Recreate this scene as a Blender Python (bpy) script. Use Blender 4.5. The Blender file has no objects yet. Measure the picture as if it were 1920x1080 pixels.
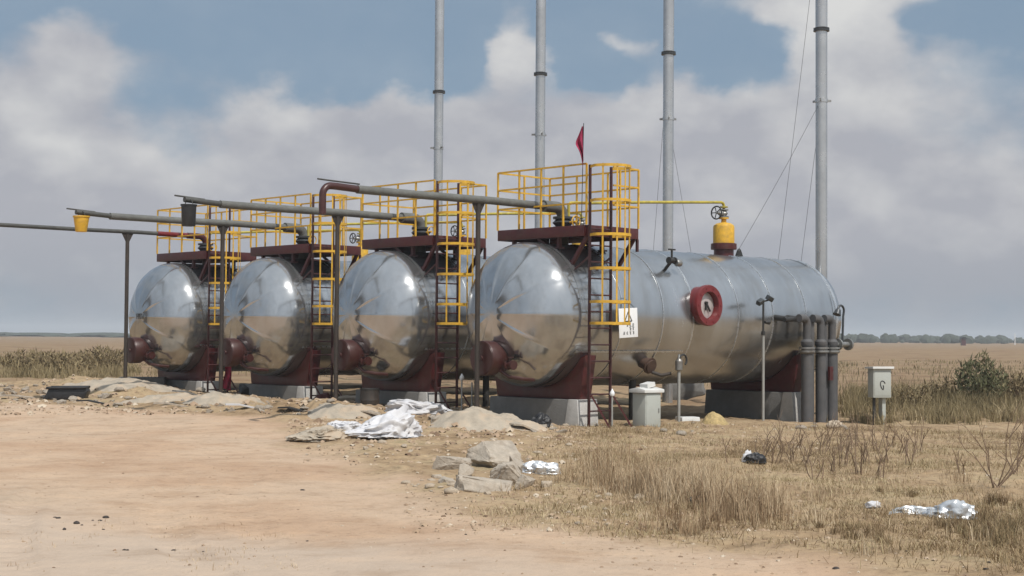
import bpy, bmesh, math, random
import numpy as np
from mathutils import Vector, Matrix, noise
random.seed(7); RNG = np.random.default_rng(7)
SC = bpy.context.scene
COL = SC.collection
PI = math.pi

# ------------------------------------------------------------------ camera
F = 2800.0
PITCH = math.atan((631.2 - 540) / F)
ROLL = 0.0071
CAMH = 1.7
RC = Matrix.Rotation(PI / 2 + PITCH, 3, 'X') @ Matrix.Rotation(ROLL, 3, 'Z')
CAM = Vector((0, 0, CAMH))

def pix(px, py, Y):
    d = RC @ Vector(((px - 960) / F, -(py - 540) / F, -1))
    return CAM + d * (Y / d.y)

cd = bpy.data.cameras.new('camera'); cam = bpy.data.objects.new('camera', cd); COL.objects.link(cam)
cam.location = CAM; cam.rotation_euler = RC.to_euler()
cd.sensor_width = 36; cd.lens = F / 1920 * 36; cd.clip_start = 0.5; cd.clip_end = 20000
SC.camera = cam

# ------------------------------------------------------------------ layout of the four tank modules
PHI = math.radians(43.6)
T0 = Vector((0.29, 28.86, 0))
STEP = Vector((-3.01, 3.17, 0))
AX = Vector((math.cos(PHI), math.sin(PHI), 0)); RX = Vector((-math.sin(PHI), math.cos(PHI), 0))
R, LEN, ZC, HD = 1.4, 8.4, 2.13, .95

def W(i, s, t, z=0):
    return T0 + STEP * i + AX * s + RX * t + Vector((0, 0, z))

# ------------------------------------------------------------------ terrain
def vnoise(x, y, seed=0):
    x = np.asarray(x, float); y = np.asarray(y, float)
    xi = np.floor(x).astype(np.int64); yi = np.floor(y).astype(np.int64)
    xf = x - xi; yf = y - yi
    u = xf * xf * (3 - 2 * xf); v = yf * yf * (3 - 2 * yf)
    def hsh(a, b):
        n = (a * 374761393 + b * 668265263 + seed * 974711) & 0xffffffff
        n = ((n ^ (n >> 13)) * 1274126177) & 0xffffffff
        return ((n ^ (n >> 16)) & 0xffff) / 65535.0
    return (hsh(xi, yi) * (1 - u) + hsh(xi + 1, yi) * u) * (1 - v) + (hsh(xi, yi + 1) * (1 - u) + hsh(xi + 1, yi + 1) * u) * v

def fbm(x, y, oct=4, seed=0):
    s = 0; a = 0.5
    for k in range(oct):
        s = s + a * (vnoise(x * 2 ** k, y * 2 ** k, seed + k * 17) - 0.5); a *= 0.55
    return s

CP = np.array([
 (0,8,0),(-5,10,0),(5,10,0),(-5,14,0),(5,14,0),(0,14,0),(-6,20,0),(6,20,0),(0,20,0.0),(-9,26,.0),(-14,24,0),(14,24,0),(9,27,-.1),
 (-9.8,37.4,.50),(-6.6,34.3,.34),(-3.67,31.1,.26),(-.63,28,.13),(-12.5,36.5,.3),(-9,33.5,.17),(-5.6,30.5,.1),(-2.6,27.4,.06),
 (-7.85,37.9,.22),(-5.0,34.7,.14),(-1.7,31.6,.16),(1.2,28.4,.05),(2.5,28.6,.0),(3.6,29.4,.04),(5.2,31.2,-.02),(6.6,32.6,-.15),(8,32.4,-.13),(4.5,28.5,-.02),
 (0,36,.1),(4,36,0),(-3,40,.2),(0,45,.2),(-16,44,.35),(-10,48,.35),(12,40,.0),(8,45,.1),(14,36,-.05),(-20,40,.3),
 (-40,80,.5),(0,80,.4),(40,80,.4),(-25,60,.4),(25,60,.3),(0,60,.3),(60,140,.7),(-60,140,.6),(0,140,.6),(0,-30,0),(-30,0,0),(30,0,0)])

XB = np.array([(6,3.4),(10.6,2.5),(11.6,2.0),(12.7,1.1),(13.4,.2),(15.7,-.9),(21.7,-2.6),(28.2,-4.3),(31,-8),(33,-14),(36,-40)])

def field_mask(x, y):
    xb = np.interp(y, XB[:, 0], XB[:, 1])
    xb = np.where(y > 36, -200, xb)
    return np.clip((x - xb + fbm(x * .9, y * .9, 3, 5) * 1.6) / .8 + .5, 0, 1)

def hbase(x, y):
    x = np.asarray(x, float); y = np.asarray(y, float)
    num = np.zeros_like(x); den = np.zeros_like(x)
    for cx, cy, cz in CP:
        w = 1.0 / ((x - cx) ** 2 + (y - cy) ** 2 + .8) ** 1.8
        num = num + w * cz; den = den + w
    far = np.clip((np.hypot(x, y) - 150) / 600, 0, 1)
    return (num / den) * (1 - far) + .7 * far

def hfull(x, y):
    x = np.asarray(x, float); y = np.asarray(y, float)
    m = field_mask(x, y)
    z = hbase(x, y) + fbm(x * .35, y * .35, 3, 1) * .10 + fbm(x * 1.6, y * 1.6, 3, 2) * (.02 + .09 * m) + (fbm(x * 5, y * 5, 2, 3)) * (.014 + .055 * m)
    # wheel ruts on the dirt track
    for off in (0.0, 1.35, 2.1):
        yq = y - 10.7
        d = x + 3.5 - off + .40 * yq - .022 * yq * yq
        tread = np.sign(np.sin(y * 2 * PI / .24 + np.abs(d) * 14)) * .006 * (np.abs(d) < .15)
        on = (1 - m) * np.clip((19 - y) / 3, 0, 1)
        z = z + on * np.clip(vnoise(x * .7, y * .5, 88) * 2 - .5, 0, 1) * (-.022 * np.exp(-(d / .17) ** 4) + .015 * np.exp(-((np.abs(d) - .23) / .05) ** 2) + tread)
    # spoil heaped along the edge of the yard
    sa = (x - T0.x) * AX.x + (y - T0.y) * AX.y; ta = (x - T0.x) * RX.x + (y - T0.y) * RX.y
    yard = np.exp(-((sa + 2.3) / 1.0) ** 2) * np.clip((ta + 3.5) / 2, 0, 1) * np.clip((19 - ta) / 2, 0, 1)
    z = z + yard * np.clip(fbm(x * 1.1, y * 1.1, 3, 57) * .7 + .02, 0, .3) + yard * np.abs(fbm(x * 3.3, y * 3.3, 2, 58)) * .10
    # bank along the edge of the track
    xb = np.interp(y, XB[:, 0], XB[:, 1])
    z = z + .05 * np.exp(-((x - xb - .5) / .35) ** 2) * np.clip(vnoise(x * .8, y * .8, 8) * 1.6 - .3, 0, 1) * (y < 31)
    return z

def H(x, y):
    return float(hfull(np.array([x]), np.array([y]))[0])

def G(px, py):
    """the point of the ground that the photograph shows at this place"""
    d = RC @ Vector(((px - 960) / F, -(py - 540) / F, -1)); d = d / d.y
    ys = np.arange(9, 140, .05)
    k = int(np.argmax(CAMH + d.z * ys < hfull(d.x * ys, ys)))
    return CAM + d * float(ys[k])

# ------------------------------------------------------------------ materials
def nodes(m):
    m.use_nodes = True; nt = m.node_tree; return nt, nt.nodes, nt.links, nt.nodes['Principled BSDF']

MATS = {}
def mat(name, col, rough=.6, metal=0.0, var=.18, scale=6.0, bump=0.0, bscale=40.0, dirt=None, dirt_amt=.5, dscale=3.0, rvar=.1, aniso=(1, 1, 1)):
    if name in MATS: return MATS[name]
    m = bpy.data.materials.new(name); nt, N, Lk, P = nodes(m)
    tc = N.new('ShaderNodeTexCoord'); mp = N.new('ShaderNodeMapping'); mp.inputs['Scale'].default_value = aniso
    Lk.new(tc.outputs['Object'], mp.inputs[0])
    n1 = N.new('ShaderNodeTexNoise'); n1.inputs['Scale'].default_value = scale; n1.inputs['Detail'].default_value = 5; n1.inputs['Roughness'].default_value = .6
    Lk.new(mp.outputs[0], n1.inputs['Vector'])
    cr = N.new('ShaderNodeValToRGB'); e = cr.color_ramp.elements
    e[0].position = .3; e[1].position = .7
    e[0].color = (*[c * (1 - var) for c in col], 1); e[1].color = (*[min(1, c * (1 + var)) for c in col], 1)
    Lk.new(n1.outputs['Fac'], cr.inputs[0]); out = cr.outputs[0]
    if dirt:
        n2 = N.new('ShaderNodeTexNoise'); n2.inputs['Scale'].default_value = dscale; n2.inputs['Detail'].default_value = 7; n2.inputs['Roughness'].default_value = .65
        Lk.new(mp.outputs[0], n2.inputs['Vector'])
        r2 = N.new('ShaderNodeMapRange'); r2.inputs[1].default_value = .48; r2.inputs[2].default_value = .68; r2.inputs[4].default_value = dirt_amt
        Lk.new(n2.outputs['Fac'], r2.inputs[0])
        mx = N.new('ShaderNodeMix'); mx.data_type = 'RGBA'; Lk.new(r2.outputs[0], mx.inputs[0]); Lk.new(out, mx.inputs[6]); mx.inputs[7].default_value = (*dirt, 1)
        out = mx.outputs[2]
    Lk.new(out, P.inputs['Base Color'])
    rr = N.new('ShaderNodeMapRange'); rr.inputs[3].default_value = max(.02, rough - rvar); rr.inputs[4].default_value = min(1, rough + rvar)
    Lk.new(n1.outputs['Fac'], rr.inputs[0]); Lk.new(rr.outputs[0], P.inputs['Roughness'])
    P.inputs['Metallic'].default_value = metal
    if bump:
        n3 = N.new('ShaderNodeTexNoise'); n3.inputs['Scale'].default_value = bscale; n3.inputs['Detail'].default_value = 4
        Lk.new(mp.outputs[0], n3.inputs['Vector'])
        b = N.new('ShaderNodeBump'); b.inputs['Strength'].default_value = bump; b.inputs['Distance'].default_value = .02
        Lk.new(n3.outputs['Fac'], b.inputs['Height']); Lk.new(b.outputs[0], P.inputs['Normal'])
    MATS[name] = m; return m

M_clad = mat('aluminium_cladding', (.44, .455, .47), .25, .88, .10, 1.5, .10, 3.4, dirt=(.32, .31, .29), dirt_amt=.55, dscale=1.3, rvar=.07, aniso=(1.5, .9, .45))
M_head = mat('polished_aluminium', (.465, .475, .485), .18, .89, .10, 1.6, .10, 3.2, dirt=(.34, .33, .315), dirt_amt=.5, dscale=2.0, rvar=.05, aniso=(1, 1, .6))
M_band = mat('cladding_band', (.52, .54, .56), .28, .8, .15, 9)
M_red = mat('oxide_red_paint', (.068, .011, .012), .42, 0, .22, 5, .08, 30, dirt=(.075, .035, .025), dirt_amt=.6, dscale=7)
M_burn = mat('burner_red_paint', (.050, .015, .013), .36, 0, .18, 6, .05, 30, dirt=(.06, .03, .022), dirt_amt=.5, dscale=5)
M_flange = mat('flange_red_paint', (.15, .014, .016), .32, 0, .2, 6, .05, 30, dirt=(.09, .03, .025), dirt_amt=.4)
M_yel = mat('safety_yellow_paint', (.62, .36, .03), .5, 0, .18, 8, .05, 30, dirt=(.33, .20, .06), dirt_amt=.5, dscale=9)
M_yelpipe = mat('faded_yellow_paint', (.42, .34, .05), .5, 0, .2, 8, dirt=(.20, .18, .06), dirt_amt=.6, dscale=6)
M_stile = mat('dark_ladder_paint', (.055, .014, .014), .5, 0, .3, 5, dirt=(.02, .015, .014), dirt_amt=.6)
M_pipe = mat('insulated_pipe_grey', (.115, .117, .108), .75, 0, .25, 5, .3, 25, dirt=(.09, .085, .08), dirt_amt=.7, dscale=3)
M_pipedark = mat('weathered_dark_pipe', (.06, .06, .055), .6, 0, .3, 6, .2, 30)
M_post = mat('rusty_post', (.032, .025, .020), .65, 0, .3, 8, .2, 40, dirt=(.06, .034, .022), dirt_amt=.5, dscale=5)
M_riser = mat('riser_lagging', (.075, .075, .078), .7, 0, .2, 4, .25, 20, dirt=(.10, .09, .085), dirt_amt=.6, dscale=3)
M_stack = mat('stack_steel', (.50, .495, .49), .26, .75, .12, 2, 0, 6, dirt=(.36, .35, .34), dirt_amt=.4, dscale=1.5)
M_rust = mat('rusty_iron', (.075, .042, .028), .7, 0, .3, 9, .2, 30, dirt=(.04, .022, .016), dirt_amt=.7, dscale=6)
M_dark = mat('black_iron', (.022, .021, .020), .55, 0, .3, 12)
M_steel = mat('dull_steel', (.28, .28, .27), .45, .7, .2, 10, dirt=(.14, .10, .07), dirt_amt=.5)
M_concsun = mat('sunlit_concrete', (.46, .45, .43), .9, 0, .12, 4, .35, 30, dirt=(.33, .31, .28), dirt_amt=.6, dscale=3)  # plinth concrete in full sun, the light put into the colour
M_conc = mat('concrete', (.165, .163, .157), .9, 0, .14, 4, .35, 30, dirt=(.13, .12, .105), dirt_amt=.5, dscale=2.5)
M_slab = mat('broken_concrete', (.37, .32, .26), .92, 0, .25, 6, .8, 26, dirt=(.22, .175, .13), dirt_amt=.75, dscale=4)
M_rock = mat('pale_stone', (.40, .33, .25), .92, 0, .25, 6, .5, 25)
M_sack = mat('white_woven_sack', (.54, .54, .56), .6, 0, .08, 5, .25, 14, dirt=(.42, .38, .33), dirt_amt=.45, dscale=3.5)
M_foil = mat('crumpled_foil', (.62, .64, .66), .33, .55, .1, 6, .4, 16, dirt=(.4, .37, .33), dirt_amt=.3)
M_blackp = mat('black_rubber', (.016, .016, .018), .5, 0, .3, 9, .2, 30)
M_box = mat('grey_green_box_paint', (.40, .42, .39), .5, 0, .08, 4, .05, 20, dirt=(.30, .30, .26), dirt_amt=.5, dscale=4)
M_lid = mat('white_lid_paint', (.66, .67, .66), .5, 0, .08, 6, dirt=(.45, .43, .38), dirt_amt=.5)
M_sign = mat('white_enamel_sign', (.78, .79, .80), .4, 0, .04, 5, dirt=(.6, .58, .54), dirt_amt=.35, dscale=5)
M_ink = mat('black_lettering', (.03, .03, .03), .6, 0, .1, 5)
M_flag = mat('crimson_flag_cloth', (.30, .022, .07), .8, 0, .35, 14, .2, 30)
M_cloth = mat('crimson_rag', (.36, .02, .05), .8, 0, .3, 8, .3, 25)
M_gauge = mat('dull_cover_plate', (.52, .48, .47), .4, .3, .2, 5, .2, 14, dirt=(.25, .16, .15), dirt_amt=.5, dscale=5)
M_sand = mat('grey_sand', (.36, .31, .245), .95, 0, .2, 5, .6, 40, dirt=(.42, .31, .21), dirt_amt=.7, dscale=2.5)
M_straw = mat('straw_heap', (.40, .30, .14), .9, 0, .3, 20, .6, 60)
M_yellowsc = mat('bright_yellow_plastic', (.75, .62, .06), .5, 0, .1, 8)
M_lamp = mat('lamp_housing', (.05, .055, .06), .4, .3, .2, 8)
M_palepole = mat('galvanised_pole', (.34, .34, .32), .5, .3, .15, 6, dirt=(.3, .27, .23), dirt_amt=.5)
M_twig = mat('dead_twig', (.19, .13, .085), .9, 0, .35, 10)

# ------------------------------------------------------------------ mesh builder
def frame_of(d):
    d = Vector(d).normalized()
    up = Vector((0, 0, 1)) if abs(d.z) < .95 else Vector((1, 0, 0))
    x = d.cross(up).normalized(); y = x.cross(d).normalized()
    return x, y, d

class MB:
    def __init__(self): self.v = []; self.f = []
    def add(self, vs, fs):
        o = len(self.v); self.v += [tuple(v) for v in vs]; self.f += [tuple(o + k for k in q) for q in fs]; return self
    def box(self, c, s, rz=0.0, top=1.0, M=None):
        x, y, z = s[0] / 2, s[1] / 2, s[2] / 2; cr, sr = math.cos(rz), math.sin(rz); vs = []
        for k in (-1, 1):
            q = top if k == 1 else 1.0
            for a, b in ((-1, -1), (1, -1), (1, 1), (-1, 1)):
                px, py = a * x * q, b * y * q
                v = Vector((px * cr - py * sr, px * sr + py * cr, k * z))
                if M: v = M @ v
                vs.append((c[0] + v.x, c[1] + v.y, c[2] + v.z))
        return self.add(vs, [(0, 3, 2, 1), (4, 5, 6, 7), (0, 1, 5, 4), (1, 2, 6, 5), (2, 3, 7, 6), (3, 0, 4, 7)])
    def tube(self, path, r, seg=12, caps=True, closed=False):
        path = [Vector(p) for p in path]; n = len(path)
        rs = r if isinstance(r, (list, tuple)) else [r] * n
        vs = []; x = None
        for k in range(n):
            if closed: d = path[(k + 1) % n] - path[k - 1]
            elif k == 0: d = path[1] - path[0]
            elif k == n - 1: d = path[-1] - path[-2]
            else: d = (path[k + 1] - path[k]).normalized() + (path[k] - path[k - 1]).normalized()
            d.normalize()
            if x is None: x, y, _ = frame_of(d)
            else:
                x = (x - d * x.dot(d)).normalized(); y = x.cross(d)
            for j in range(seg):
                a = 2 * PI * j / seg
                vs.append(path[k] + (x * math.cos(a) + y * math.sin(a)) * rs[k])
        fs = []
        for k in range(n if closed else n - 1):
            k2 = (k + 1) % n
            for j in range(seg):
                j2 = (j + 1) % seg
                fs.append((k * seg + j, k * seg + j2, k2 * seg + j2, k2 * seg + j))
        if caps and not closed:
            fs.append(tuple(range(seg - 1, -1, -1))); fs.append(tuple((n - 1) * seg + j for j in range(seg)))
        return self.add(vs, fs)
    def lathe(self, o, d, prof, seg=32):
        """prof: (distance along d, radius)"""
        x, y, d = frame_of(d); o = Vector(o); vs = []; fs = []
        for h, r in prof:
            for j in range(seg):
                a = 2 * PI * j / seg
                vs.append(o + d * h + (x * math.cos(a) + y * math.sin(a)) * max(r, 1e-4))
        for k in range(len(prof) - 1):
            for j in range(seg):
                j2 = (j + 1) % seg
                fs.append((k * seg + j, k * seg + j2, (k + 1) * seg + j2, (k + 1) * seg + j))
        fs.append(tuple(range(seg - 1, -1, -1))); fs.append(tuple((len(prof) - 1) * seg + j for j in range(seg)))
        return self.add(vs, fs)
    def bar(self, a, b, w, h=None):
        a = Vector(a); b = Vector(b); h = h or w; x, y, d = frame_of(b - a); vs = []
        for p in (a, b):
            for i, j in ((-1, -1), (1, -1), (1, 1), (-1, 1)): vs.append(p + x * (i * w / 2) + y * (j * h / 2))
        return self.add(vs, [(0, 3, 2, 1), (4, 5, 6, 7), (0, 1, 5, 4), (1, 2, 6, 5), (2, 3, 7, 6), (3, 0, 4, 7)])
    def strip(self, path, w, th, wdir):
        """flat bar bent along path; width along wdir"""
        path = [Vector(p) for p in path]; wd = Vector(wdir).normalized(); vs = []
        for k, p in enumerate(path):
            d = (path[min(k + 1, len(path) - 1)] - path[max(k - 1, 0)]).normalized(); nrm = d.cross(wd).normalized()
            for i, j in ((-1, -1), (1, -1), (1, 1), (-1, 1)): vs.append(p + wd * (i * w / 2) + nrm * (j * th / 2))
        fs = []
        for k in range(len(path) - 1):
            for j in range(4):
                j2 = (j + 1) % 4; fs.append((k * 4 + j, k * 4 + j2, (k + 1) * 4 + j2, (k + 1) * 4 + j))
        fs += [(3, 2, 1, 0), tuple((len(path) - 1) * 4 + j for j in range(4))]
        return self.add(vs, fs)
    def prism(self, outline, axis_o, ex, ey, ez, th):
        """outline in (ex,ey), extruded by th along ez"""
        n = len(outline); o = Vector(axis_o); ex, ey, ez = Vector(ex), Vector(ey), Vector(ez); vs = []
        for k in (0, th):
            for a, b in outline: vs.append(o + ex * a + ey * b + ez * k)
        fs = [tuple(range(n - 1, -1, -1)), tuple(n + j for j in range(n))]
        for j in range(n):
            j2 = (j + 1) % n; fs.append((j, j2, n + j2, n + j))
        return self.add(vs, fs)
    def build(self, name, m, parent=None, origin=(0, 0, 0), ang=35, bevel=0):
        me = bpy.data.meshes.new(name)
        o = Vector(origin)
        me.from_pydata([tuple(Vector(v) - o) for v in self.v], [], self.f)
        bm = bmesh.new(); bm.from_mesh(me); bmesh.ops.recalc_face_normals(bm, faces=bm.faces)
        if bevel: bmesh.ops.bevel(bm, geom=[e for e in bm.edges if len(e.link_faces) == 2 and e.calc_face_angle(0) > .6], offset=bevel, segments=2, affect='EDGES', profile=.6)
        bm.to_mesh(me); bm.free()
        me.polygons.foreach_set('use_smooth', [True] * len(me.polygons))
        me.set_sharp_from_angle(angle=math.radians(ang))
        me.materials.append(m)
        ob = bpy.data.objects.new(name, me); COL.objects.link(ob)
        if parent: ob.parent = parent
        return ob

def tag(o, label=None, cat=None, group=None, kind=None):
    if label: o['label'] = label
    if cat: o['category'] = cat
    if group: o['group'] = group
    if kind: o['kind'] = kind
    return o

def thing(name, label, cat, loc, rz=0, group=None):
    o = bpy.data.objects.new(name, None); COL.objects.link(o); o.location = loc; o.rotation_euler = (0, 0, rz); o.empty_display_size = .2
    return tag(o, label, cat, group)

def solo(mb, name, m, label, cat, loc, rz=0, group=None, **kw):
    o = mb.build(name, m, **kw); o.location = loc; o.rotation_euler = (0, 0, rz); return tag(o, label, cat, group)

def dup(root, delta, label):
    def rec(o, par):
        c = o.copy(); COL.objects.link(c)
        if par: c.parent = par
        for ch in o.children: rec(ch, c)
        return c
    r = rec(root, None); r.location = root.location + delta; r['label'] = label; return r

def arc(c, r, a0, a1, n, ex, ey):
    c, ex, ey = Vector(c), Vector(ex), Vector(ey)
    return [c + ex * (r * math.cos(a0 + (a1 - a0) * k / n)) + ey * (r * math.sin(a0 + (a1 - a0) * k / n)) for k in range(n + 1)]

X_, Y_, Z_ = (1, 0, 0), (0, 1, 0), (0, 0, 1)

# ------------------------------------------------------------------ ground
def grow(a, b, n): return a * (b / a) ** (np.arange(1, n + 1) / n)
def ground():
    xd = np.concatenate([np.arange(-15, -6, .13), np.arange(-6, -1, .045), np.arange(-1, 15.001, .12)]); yd = np.concatenate([np.arange(7.5, 15, .05), np.arange(15, 24, .085), np.arange(24, 46, .13)])
    gx = grow(15, 3000, 24); xs = np.concatenate([-gx[::-1], xd, gx])
    gy = grow(46, 3000, 30); gb = -grow(8, 3000, 16)[::-1]
    ys = np.concatenate([gb, np.arange(-7, 7.5, 1.0), yd, gy])
    X, Y = np.meshgrid(xs, ys); Zz = hfull(X, Y)
    far = np.clip((np.hypot(X, Y) - 60) / 60, 0, 1); Zz = Zz * (1 - far) + hbase(X, Y) * far
    nx, ny = len(xs), len(ys)
    V = np.stack([X, Y, Zz], -1).reshape(-1, 3)
    I = np.arange(nx * ny).reshape(ny, nx)
    Q = np.stack([I[:-1, :-1], I[:-1, 1:], I[1:, 1:], I[1:, :-1]], -1).reshape(-1, 4)
    me = bpy.data.meshes.new('ground'); me.vertices.add(len(V)); me.vertices.foreach_set('co', V.ravel())
    me.loops.add(Q.size); me.loops.foreach_set('vertex_index', Q.ravel().astype(np.int32))
    me.polygons.add(len(Q)); me.polygons.foreach_set('loop_start', np.arange(0, Q.size, 4, dtype=np.int32))
    me.update(calc_edges=True)
    me.polygons.foreach_set('use_smooth', [True] * len(Q))
    at = me.attributes.new('field', 'FLOAT', 'POINT'); at.data.foreach_set('value', field_mask(V[:, 0], V[:, 1]).astype(np.float32))
    at = me.attributes.new('pale', 'FLOAT', 'POINT'); xx, yy = V[:, 0], V[:, 1]
    at.data.foreach_set('value', np.clip(np.clip((-xx - .5) / 2.2 + (12.6 - yy) / 2 + 2.2 * fbm(xx * .6, yy * .6, 4, 41), 0, 1) * np.clip((17 - yy) / 3, 0, 1), 0, 1).astype(np.float32))
    at = me.attributes.new('scrub', 'FLOAT', 'POINT'); at.data.foreach_set('value', np.clip((V[:, 1] - 34 - 6 * (V[:, 0] < 4) + 2 * fbm(V[:, 0] * .3, V[:, 1] * .3, 3, 91)) / 4, 0, 1).astype(np.float32))
    m = bpy.data.materials.new('dry_ground'); nt, N, Lk, P = nodes(m)
    tc = N.new('ShaderNodeTexCoord')
    def nz(scale, det=6, rough=.6, sc=(1, 1, 1), rot=0):
        mp = N.new('ShaderNodeMapping'); mp.inputs['Scale'].default_value = sc; mp.inputs['Rotation'].default_value = (0, 0, rot); Lk.new(tc.outputs['Object'], mp.inputs[0])
        n = N.new('ShaderNodeTexNoise'); n.inputs['Scale'].default_value = scale; n.inputs['Detail'].default_value = det; n.inputs['Roughness'].default_value = rough
        Lk.new(mp.outputs[0], n.inputs['Vector']); return n.outputs['Fac']
    def ramp(f, st):
        c = N.new('ShaderNodeValToRGB'); e = c.color_ramp.elements
        while len(e) < len(st): e.new(.5)
        for k, (p, col) in enumerate(st): e[k].position = p; e[k].color = (*col, 1)
        Lk.new(f, c.inputs[0]); return c.outputs[0]
    def mix(f, a, b, mode='MIX'):
        x = N.new('ShaderNodeMix'); x.data_type = 'RGBA'; x.blend_type = mode
        if isinstance(f, float): x.inputs[0].default_value = f
        else: Lk.new(f, x.inputs[0])
        for s, v in ((6, a), (7, b)):
            if isinstance(v, tuple): x.inputs[s].default_value = (*v, 1)
            else: Lk.new(v, x.inputs[s])
        return x.outputs[2]
    road = ramp(nz(.30, 4, .55, (1, .8, 1)), [(.30, (.38, .255, .17)), (.42, (.435, .305, .21)), (.52, (.475, .35, .25)), (.60, (.46, .345, .25)), (.72, (.42, .325, .24))])
    streak = ramp(nz(1.3, 9, .70, (.85, 1.1, 1), .25), [(.34, (.80, .75, .70)), (.5, (1, 1, 1)), (.66, (1.10, 1.08, 1.05))])
    road = mix(.8, road, streak, 'MULTIPLY')
    blot = ramp(nz(4.5, 7, .72), [(.34, (.78, .74, .70)), (.46, (1, 1, 1)), (.60, (1.03, 1.02, 1.0)), (.72, (1.14, 1.12, 1.08))])
    road = mix(.8, road, blot, 'MULTIPLY')
    speck = ramp(nz(14, 5, .7), [(.30, (.62, .60, .56)), (.42, (1, 1, 1)), (.62, (1, 1, 1)), (.72, (1.16, 1.14, 1.1))])
    road = mix(.85, road, speck, 'MULTIPLY')
    fld = ramp(nz(.8, 8, .68), [(.32, (.21, .145, .085)), (.45, (.315, .225, .14)), (.55, (.37, .275, .175)), (.68, (.31, .25, .15)), (.8, (.25, .235, .13))])
    clod = ramp(nz(7, 7, .72), [(.32, (.36, .33, .29)), (.46, (.93, .92, .90)), (.58, (1.05, 1.04, 1)), (.70, (1.36, 1.32, 1.25))])
    fld = mix(.85, fld, clod, 'MULTIPLY')
    a3 = N.new('ShaderNodeAttribute'); a3.attribute_name = 'pale'
    road = mix(a3.outputs['Fac'], road, mix(.75, (.455, .36, .28), streak, 'MULTIPLY'))
    a = N.new('ShaderNodeAttribute'); a.attribute_name = 'field'
    wl = ramp(nz(.35, 9, .7), [(.32, (.13, .085, .05)), (.45, (.225, .15, .09)), (.56, (.27, .19, .115)), (.68, (.19, .15, .08)), (.8, (.32, .24, .15))])
    a2 = N.new('ShaderNodeAttribute'); a2.attribute_name = 'scrub'
    fld = mix(a2.outputs['Fac'], fld, wl)
    col = mix(a.outputs['Fac'], road, fld)
    Lk.new(col, P.inputs['Base Color']); P.inputs['Roughness'].default_value = .95; P.inputs['Specular IOR Level'].default_value = .15
    b1 = N.new('ShaderNodeBump'); b1.inputs['Strength'].default_value = .55; b1.inputs['Distance'].default_value = .05
    Lk.new(nz(5, 9, .72), b1.inputs['Height'])
    b2 = N.new('ShaderNodeBump'); b2.inputs['Strength'].default_value = .35; b2.inputs['Distance'].default_value = .03
    Lk.new(nz(22, 4, .7), b2.inputs['Height']); Lk.new(b1.outputs[0], b2.inputs['Normal']); Lk.new(b2.outputs[0], P.inputs['Normal'])
    me.materials.append(m)
    o = bpy.data.objects.new('ground', me); COL.objects.link(o); tag(o, kind='structure', label='dry sandy ground with a dirt track and scrubby field')
ground()

# ------------------------------------------------------------------ tanks
def displaced(mb, amp, freq, center_axis=True):
    out = []
    for x, y, z in mb.v:
        d = Vector((0, y, z - ZC)); n = d.normalized() if d.length > .01 else Vector((1, 0, 0))
        k = noise.noise(Vector((x * freq, y * freq, z * freq))) * amp
        out.append((x + (k if d.length < .01 else 0), y + n.y * k, z + n.z * k))
    mb.v = out; return mb

def head_mesh(s0, sgn, depth):
    mb = MB(); na, nr = 144, 34; petals = 12; rp = random.Random(5); tl = [rp.uniform(-1, 1) for _ in range(petals)]; vs = []; fs = []
    for k in range(-3, nr + 1):
        q = PI / 2 * max(k, 0) / nr
        rad = R * math.cos(q) + (.004 if k < 0 else 0); u = depth * math.sin(q) if k >= 0 else .055 * k
        for j in range(na):
            a = 2 * PI * j / na
            p = (a * petals / (2 * PI)) % 1.0
            e = 0.0
            if .18 < rad / R: e = (-.013 * (1 - (2 * p - 1) ** 2) + (.004 if p < .07 else 0) + .030 * tl[int(a * petals / (2 * PI)) % petals] * (p - .5)) * math.sin(q) * min(1, rad / R * 2)
            else: e = .002
            e += .011 * noise.noise(Vector((u * 1.3 + 3 * sgn, rad * math.cos(a) * .9, rad * math.sin(a) * .9))) + .0045 * noise.noise(Vector((u * 3.4 + 7, rad * math.cos(a) * 3.4, rad * math.sin(a) * 3.4))) + .0016 * noise.noise(Vector((u * 8 + 2, rad * math.cos(a) * 8, rad * math.sin(a) * 8)))
            f = 1 + e / R
            vs.append((s0 + sgn * (u + e * math.sin(q)), rad * f * math.cos(a), ZC + rad * f * math.sin(a)))
    for k in range(nr + 3):
        for j in range(na):
            j2 = (j + 1) % na
            fs.append((k * na + j, k * na + j2, (k + 1) * na + j2, (k + 1) * na + j))
    return mb.add(vs, fs)

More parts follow.
